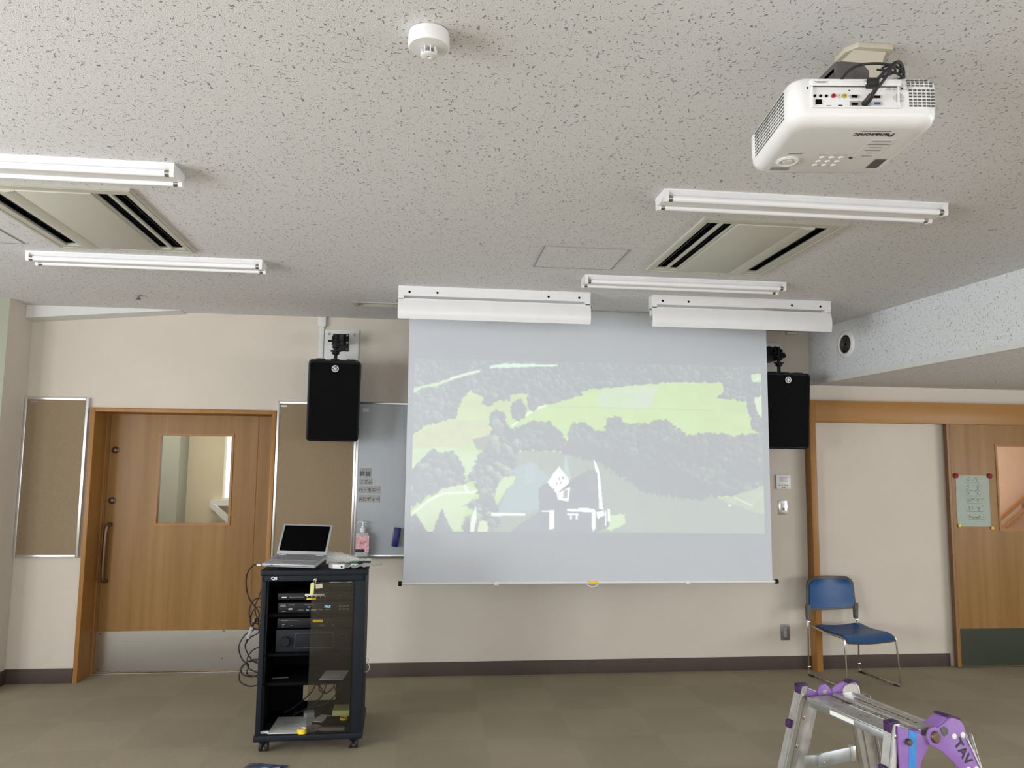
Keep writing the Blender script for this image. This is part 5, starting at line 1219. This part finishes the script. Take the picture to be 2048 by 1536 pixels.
b = MB(); b.box(-.012, .012, -.16, .02, 0, .235, .002); o = b.build('narrow_board', 'blackp'); o.location = (-.352, 5.09, 0.0); o.rotation_euler = (0, R(1), 0); tag(o, 'narrow dark board standing on the floor at the right rear of the rack', 'board')
# magazine on the floor
t = thing('magazine', 'blue glossy magazine on the floor at the bottom edge, left of the rack', 'magazine', (-.79, 4.155, 0), (0, 0, R(-14)))
b = MB(); b.box(-.105, .105, -.148, .148, 0, .005, .001, 1); b.build('cover', 'magazine', t)
b = MB(); b.prism([(-.02, .09), (.0, .11), (.03, .09), (.07, .12), (.08, .10), (.04, .07), (.0, .08)], 'z', .005, .0056); b.build('cover_figure', 'sheet', t)

# ------------------------------------------------------------------ stepladder, lower right
# local: x across the steps, y along the platform away from the camera (near end at y=-.37), z up
LD = thing('stepladder', 'small aluminium stepladder with purple hinges and TAV lettering, bottom right', 'stepladder', (1.288, 2.55, 0), (0, 0, R(10.5)))
CX = .088
FY, NY = -.000, -.398
def lat(s_, off, z): return CX + s_ * (off + (.82 - z) * .24)
def splay(mb, s_end):
    for v in mb.bm.verts: v.co.y += s_end * (.82 - v.co.z) * .08
    return mb
for side in (-1, 1):
    ztop = .822 if side < 0 else .775
    o0, o1, o2 = (.112, .087, .038) if side < 0 else (.150, .142, .068)
    for y_, e in ((FY, 1), (NY, -1)):
        ya, yb = (y_, y_ + .030) if e > 0 else (y_, y_ + .030)
        def strip(a, c, y0, y1, z1=ztop):
            return [(lat(side, a, z1), z1), (lat(side, c, z1), z1), (lat(side, c, .0), .0), (lat(side, a, .0), .0)]
        b = MB(); zt2 = .770 if side < 0 else ztop
        b.prism(strip(o1 + .002, o2, 0, 0, zt2), 'y', y_ + .006, y_ + .009)
        b.prism(strip(o2 + .004, o2, 0, 0, zt2), 'y', y_ - .012, y_ + .009)
        b.prism(strip((o1 + o2) / 2 + .004, (o1 + o2) / 2, 0, 0, zt2), 'y', y_ + .002, y_ + .009)
        b.prism(strip(o0, o0 - .003, 0, 0), 'y', y_ - .010, y_ + .028)
        splay(b, e); rl_ = b.build('rail', 'aludull', LD, smooth=False)
        b = MB(); b.prism(strip(o0, o1, 0, 0), 'y', y_ - .004, y_ - .001); b.prism(strip(o1 + .003, o1, 0, 0), 'y', y_ - .004, y_ + .009); splay(b, e); b.build('edge_strip', 'alu', rl_, smooth=False)
        b = MB()
        for off, z in (((o0 + o1) / 2 + .002, .790), (o1 - .018, .715), ((o1 + o2) / 2 + .012, .625)):
            yy = y_ - .0045 if off > o1 else y_ + .0055
            b.lathe([(.0062, 0), (.0062, .0012), (.003, .0022), (0, .0022)], (lat(side, off, z), yy, z), (0, -1, 0), 14)
        splay(b, e)
        if side < 0: split(b, 'rivet', 'chrome', rl_)
        else: b.bm.free()
        b = MB(); xa_, xb_ = sorted((lat(side, o0 + .004, 0), lat(side, o2 - .004, 0))); b.box(xa_, xb_, y_ - .014, y_ + .032, 0, .030, .003); splay(b, e); b.build('rubber_foot', 'purpled', LD)
        if side < 0:
            b = MB(); xa_ = lat(side, o0 + .006, ztop); b.box(xa_, lat(side, o1, ztop) + .004, y_ + .001, y_ + .028, ztop - .004, ztop + .005, .0015); b.box(xa_, xa_ + .006, y_ - .003, y_ + .028, ztop - .030, ztop + .003, .0015); b.build('rail_cap', 'purpled', LD)
            b = MB(); xm = lat(side, o0, .70); b.box(xm - .012, xm + .003, y_ + .002, y_ + .026, .686, .712, .003); splay(b, e); b.build('side_stop', 'purpled', LD)
# treads below the platform on both sides, mostly out of view
for side in (-1, 1):
    for z in (.27,):
        xa_, xb_ = sorted((lat(side, .05, z), lat(side, .12, z)))
        if z > .5: continue
        b = MB(); b.box(xa_, xb_ , NY - .03, FY + .03, z - .012, z, .001); b.build('tread', 'aludull', LD)
# platform halves
b = MB(); b.box(-.012, .074, NY + .012, FY - .012, .775, .790, .002, 2); pa = b.build('platform_half', 'aludull', LD)
b = MB(); b.box(-.0165, -.0115, NY + .030, FY - .030, .764, .787, .002, 2); lip = b.build('platform_lip', 'aluside', pa)
b = MB(); b.box(-.0175, -.0164, -.235, -.130, .770, .783); b.build('white_label', 'paper', lip)
b = MB(); b.box(.088, .165, NY + .012, FY - .012, .775, .794, .002, 2); b.box(.086, .092, NY + .02, FY - .02, .786, .798, .001, 1); b.box(.160, .166, NY + .02, FY - .02, .786, .797, .001, 1); pb = b.build('platform_half', 'aludull', LD)
b = MB(); b.box(.060, .078, NY + .020, -.12, .7902, .7908); ls = b.build('warning_sticker', 'paper', pa)
text('lettering', '▲ 天板の上に立たないで 開き止めを 確実に ロックする ▲', .0115, FR((.069, -.235, .7911), (0, -1, 0), (1, 0, 0)), 'ink', ls, bold=.0002)
b = MB(); b.box(.110, .136, -.325, -.09, .7942, .7947); ls = b.build('warning_sticker', 'creamm', pb)
text('lettering', '天板に乗らない ▲ このラベルは はがさない ▲', .0125, FR((.123, -.205, .7950), (0, -1, 0), (1, 0, 0)), 'ink', ls, bold=.0002)
b = MB(); rnd = random.Random(2)
for i in range(11):
    x, y = rnd.uniform(.0, .055), rnd.uniform(-.30, -.09); s_ = rnd.uniform(.0015, .004); b.lathe([(s_, 0), (s_ * .7, .0003), (0, .0004)], (x, y, .7900), n=7)
b.build('scuff_mark', 'ink', pa)
# near hinge: purple plates facing the camera
def plateN(pts, y0, y1, name, mt, bev=.0015): 
    b = MB(); b.prism(pts, 'y', y0, y1, bev=bev)
    if y0 < -.2:
        for v in b.bm.verts: v.co.y -= (.82 - v.co.z) * .08 + .002
    return b.build(name, mt, LD)
def arc(cx, cz, r_, a0, a1, n=8): return [(cx + r_ * math.cos(R(a0 + (a1 - a0) * i / n)), cz + r_ * math.sin(R(a0 + (a1 - a0) * i / n))) for i in range(n + 1)]
NYf = NY - .006
def nf(pts): return [(x * (1 - .0158) - .0158 * 1.73, z * (1 - .0158) + .0158 * 1.53) for x, z in pts]
def nb(mb, y0=0):
    for v in mb.bm.verts: v.co.x = v.co.x * (1 - .0158) - .0158 * 1.73; v.co.z = v.co.z * (1 - .0158) + .0158 * 1.53; v.co.y -= (.82 - v.co.z) * .08 + .002
    return mb
hp = plateN(nf([(.014, .806), (.050, .795), (.086, .782), (.104, .772), (.118, .750), (.112, .738), (.094, .720), (.083, .703), (.074, .680), (.068, .55), (.0, .56), (.008, .69)]), NYf - .004, NYf + .004, 'hinge_plate', 'purple')
b = MB(); b.box(.012, .100, NYf + .002, NYf + .028, .774, .786, .002); nb(b).build('hinge_top', 'purple', hp)
b = MB(); b.prism([(.050, .795), (.078, .786), (.068, .738), (.061, .692), (.035, .693), (.044, .740)], 'y', NYf - .0052, NYf - .0040); nb(b).build('blue_tape', 'tapeb', hp)
b = MB(); b.lathe([(.009, 0), (.009, .010), (.007, .012), (0, .012)], (.042, NYf - .004, .764), (0, -1, 0), 20); b.cyl((.030, NYf - .010, .764), (.040, NYf - .010, .764), .004, n=10); nb(b).build('lock_knob', 'bronze', hp)
arm = [*arc(.134, .771, .027, 245, 60, 10), (.160, .800), (.175, .806), (.190, .816), (.205, .818), (.232, .808), (.243, .794), (.247, .775), (.247, .753), (.270, .712), (.288, .680), (.294, .655), (.36, .50), (.30, .49), (.232, .655), (.190, .698), (.156, .728)]
ha = plateN(nf(arm), NYf - .012, NYf - .005, 'hinge_arm', 'purple', .002)
b = MB(); b.prism([(.140, .795), (.160, .803), (.192, .820), (.232, .812), (.238, .800), (.205, .806), (.178, .797), (.158, .790)], 'y', NYf - .006, NYf + .040, bev=.002); nb(b).build('arm_cap', 'purple', ha)
b = MB(); b.prism([(.186, .819), (.195, .824), (.236, .813), (.240, .803)], 'y', NYf - .008, NYf + .040); nb(b).build('dark_edge', 'purpled', ha)
b = MB(); b.prism([(.155, .793), (.170, .797), (.182, .789), (.180, .776), (.166, .770), (.158, .780)], 'y', NYf - .0135, NYf - .011); nb(b).build('catch', 'greyd', ha)
b = MB(); b.lathe([(.017, 0), (.017, .003), (.013, .006), (0, .006)], (.134, NYf - .012, .771), (0, -1, 0), 28); nb(b).build('pivot', 'bronze', ha)
for x, z in ((.202, .767), (.234, .768), (.240, .673), (.270, .672)):
    b = MB(); b.lathe([(.0085, 0), (.0085, .0015), (.005, .004), (0, .0042)], (x, NYf - .012, z), (0, -1, 0), 18); nb(b).build('rivet', 'whitep', ha)
text('brand_lettering', 'TAV', .040, FR((*nf([(.228, .722)])[0][:1], NYf - .0126, nf([(.228, .722)])[0][1]), (.50, 0, -.866), (.866, 0, .5)), 'ink', ha, bold=.0012)
for v in [o for o in C.objects if o.name.startswith('brand_lettering')][-1].data.vertices: v.co.y -= (.82 - v.co.z) * .08 + .002
b = MB(); b.prism([(.247, .755), (.252, .755), (.300, .650), (.295, .650)], 'y', NYf - .014, NYf - .004); nb(b).build('edge_strip', 'alu', ha)
# far hinge: inner side of the same parts
FYf = FY + .012
hf = plateN([(-.006, .818), (.048, .796), (.100, .770), (.112, .762), (.09, .760), (.0, .775)], FYf - .002, FYf + .006, 'hinge_plate', 'purple')
b = MB(); b.prism([(.0, .8165), (.05, .7965), (.05, .793), (.0, .813)], 'y', FYf - .004, FYf + .004); b.build('bright_edge', 'alu', hf)
afar = [*arc(.069, .797, .024, 200, 30, 8), (.100, .793), (.104, .806), (.118, .815), (.149, .825), (.173, .829), (.196, .821), (.206, .807), (.210, .765), (.16, .762), (.09, .772), (.06, .776)]
af = plateN(afar, FYf - .010, FYf - .003, 'hinge_arm', 'purple', .002)
b = MB(); b.prism([(.150, .826), (.173, .832), (.198, .824), (.196, .820), (.173, .827), (.152, .822)], 'y', FYf - .030, FYf + .0); b.build('dark_edge', 'purpled', af)
b = MB(); b.lathe([(.009, 0), (.009, .002), (.004, .004), (0, .004)], (.069, FYf - .010, .797), (0, -1, 0), 18); b.build('pivot', 'greym', af)
# aluminium channel end behind which the far arm folds
b = MB(); b.prism([(.142, .775), (.140, .800), (.150, .812), (.172, .818), (.194, .813), (.204, .800), (.206, .775)], 'y', FYf - .014, FYf - .010); b.build('channel_end', 'alu', af)
b = MB(); b.tube([(.194, FYf - .016, .814), (.203, FYf - .016, .802), (.206, FYf - .016, .780)], .002, 6, 3); b.build('channel_lip', 'paintw', af)
b = MB(); b.lathe([(.0055, 0), (.0055, .002), (0, .003)], (.133, FYf - .010, .778), (0, -1, 0), 12); b.build('rivet', 'chrome', af)
# folding opening stay between the far rails
b = MB(); b.prism([(-.028, .606), (.027, .602), (.027, .568), (-.028, .573)], 'y', FY - .012, FY - .006, bev=.001); st = b.build('opening_stay', 'aluside', LD)
b = MB(); b.prism([(.022, .603), (.036, .610), (.161, .620), (.161, .576), (.036, .566), (.022, .566)], 'y', FY - .020, FY - .012, bev=.001); st2 = b.build('opening_stay', 'aluside', LD)
b = MB(); b.box(.148, .166, FY - .024, FY - .006, .574, .622, .001); b.build('stay_bracket', 'aludull', LD)
b = MB(); b.lathe([(.005, 0), (.005, .002), (0, .003)], (.040, FY - .020, .578), (0, -1, 0), 12); b.build('rivet', 'chrome', st2)

print('objects', len(C.objects))
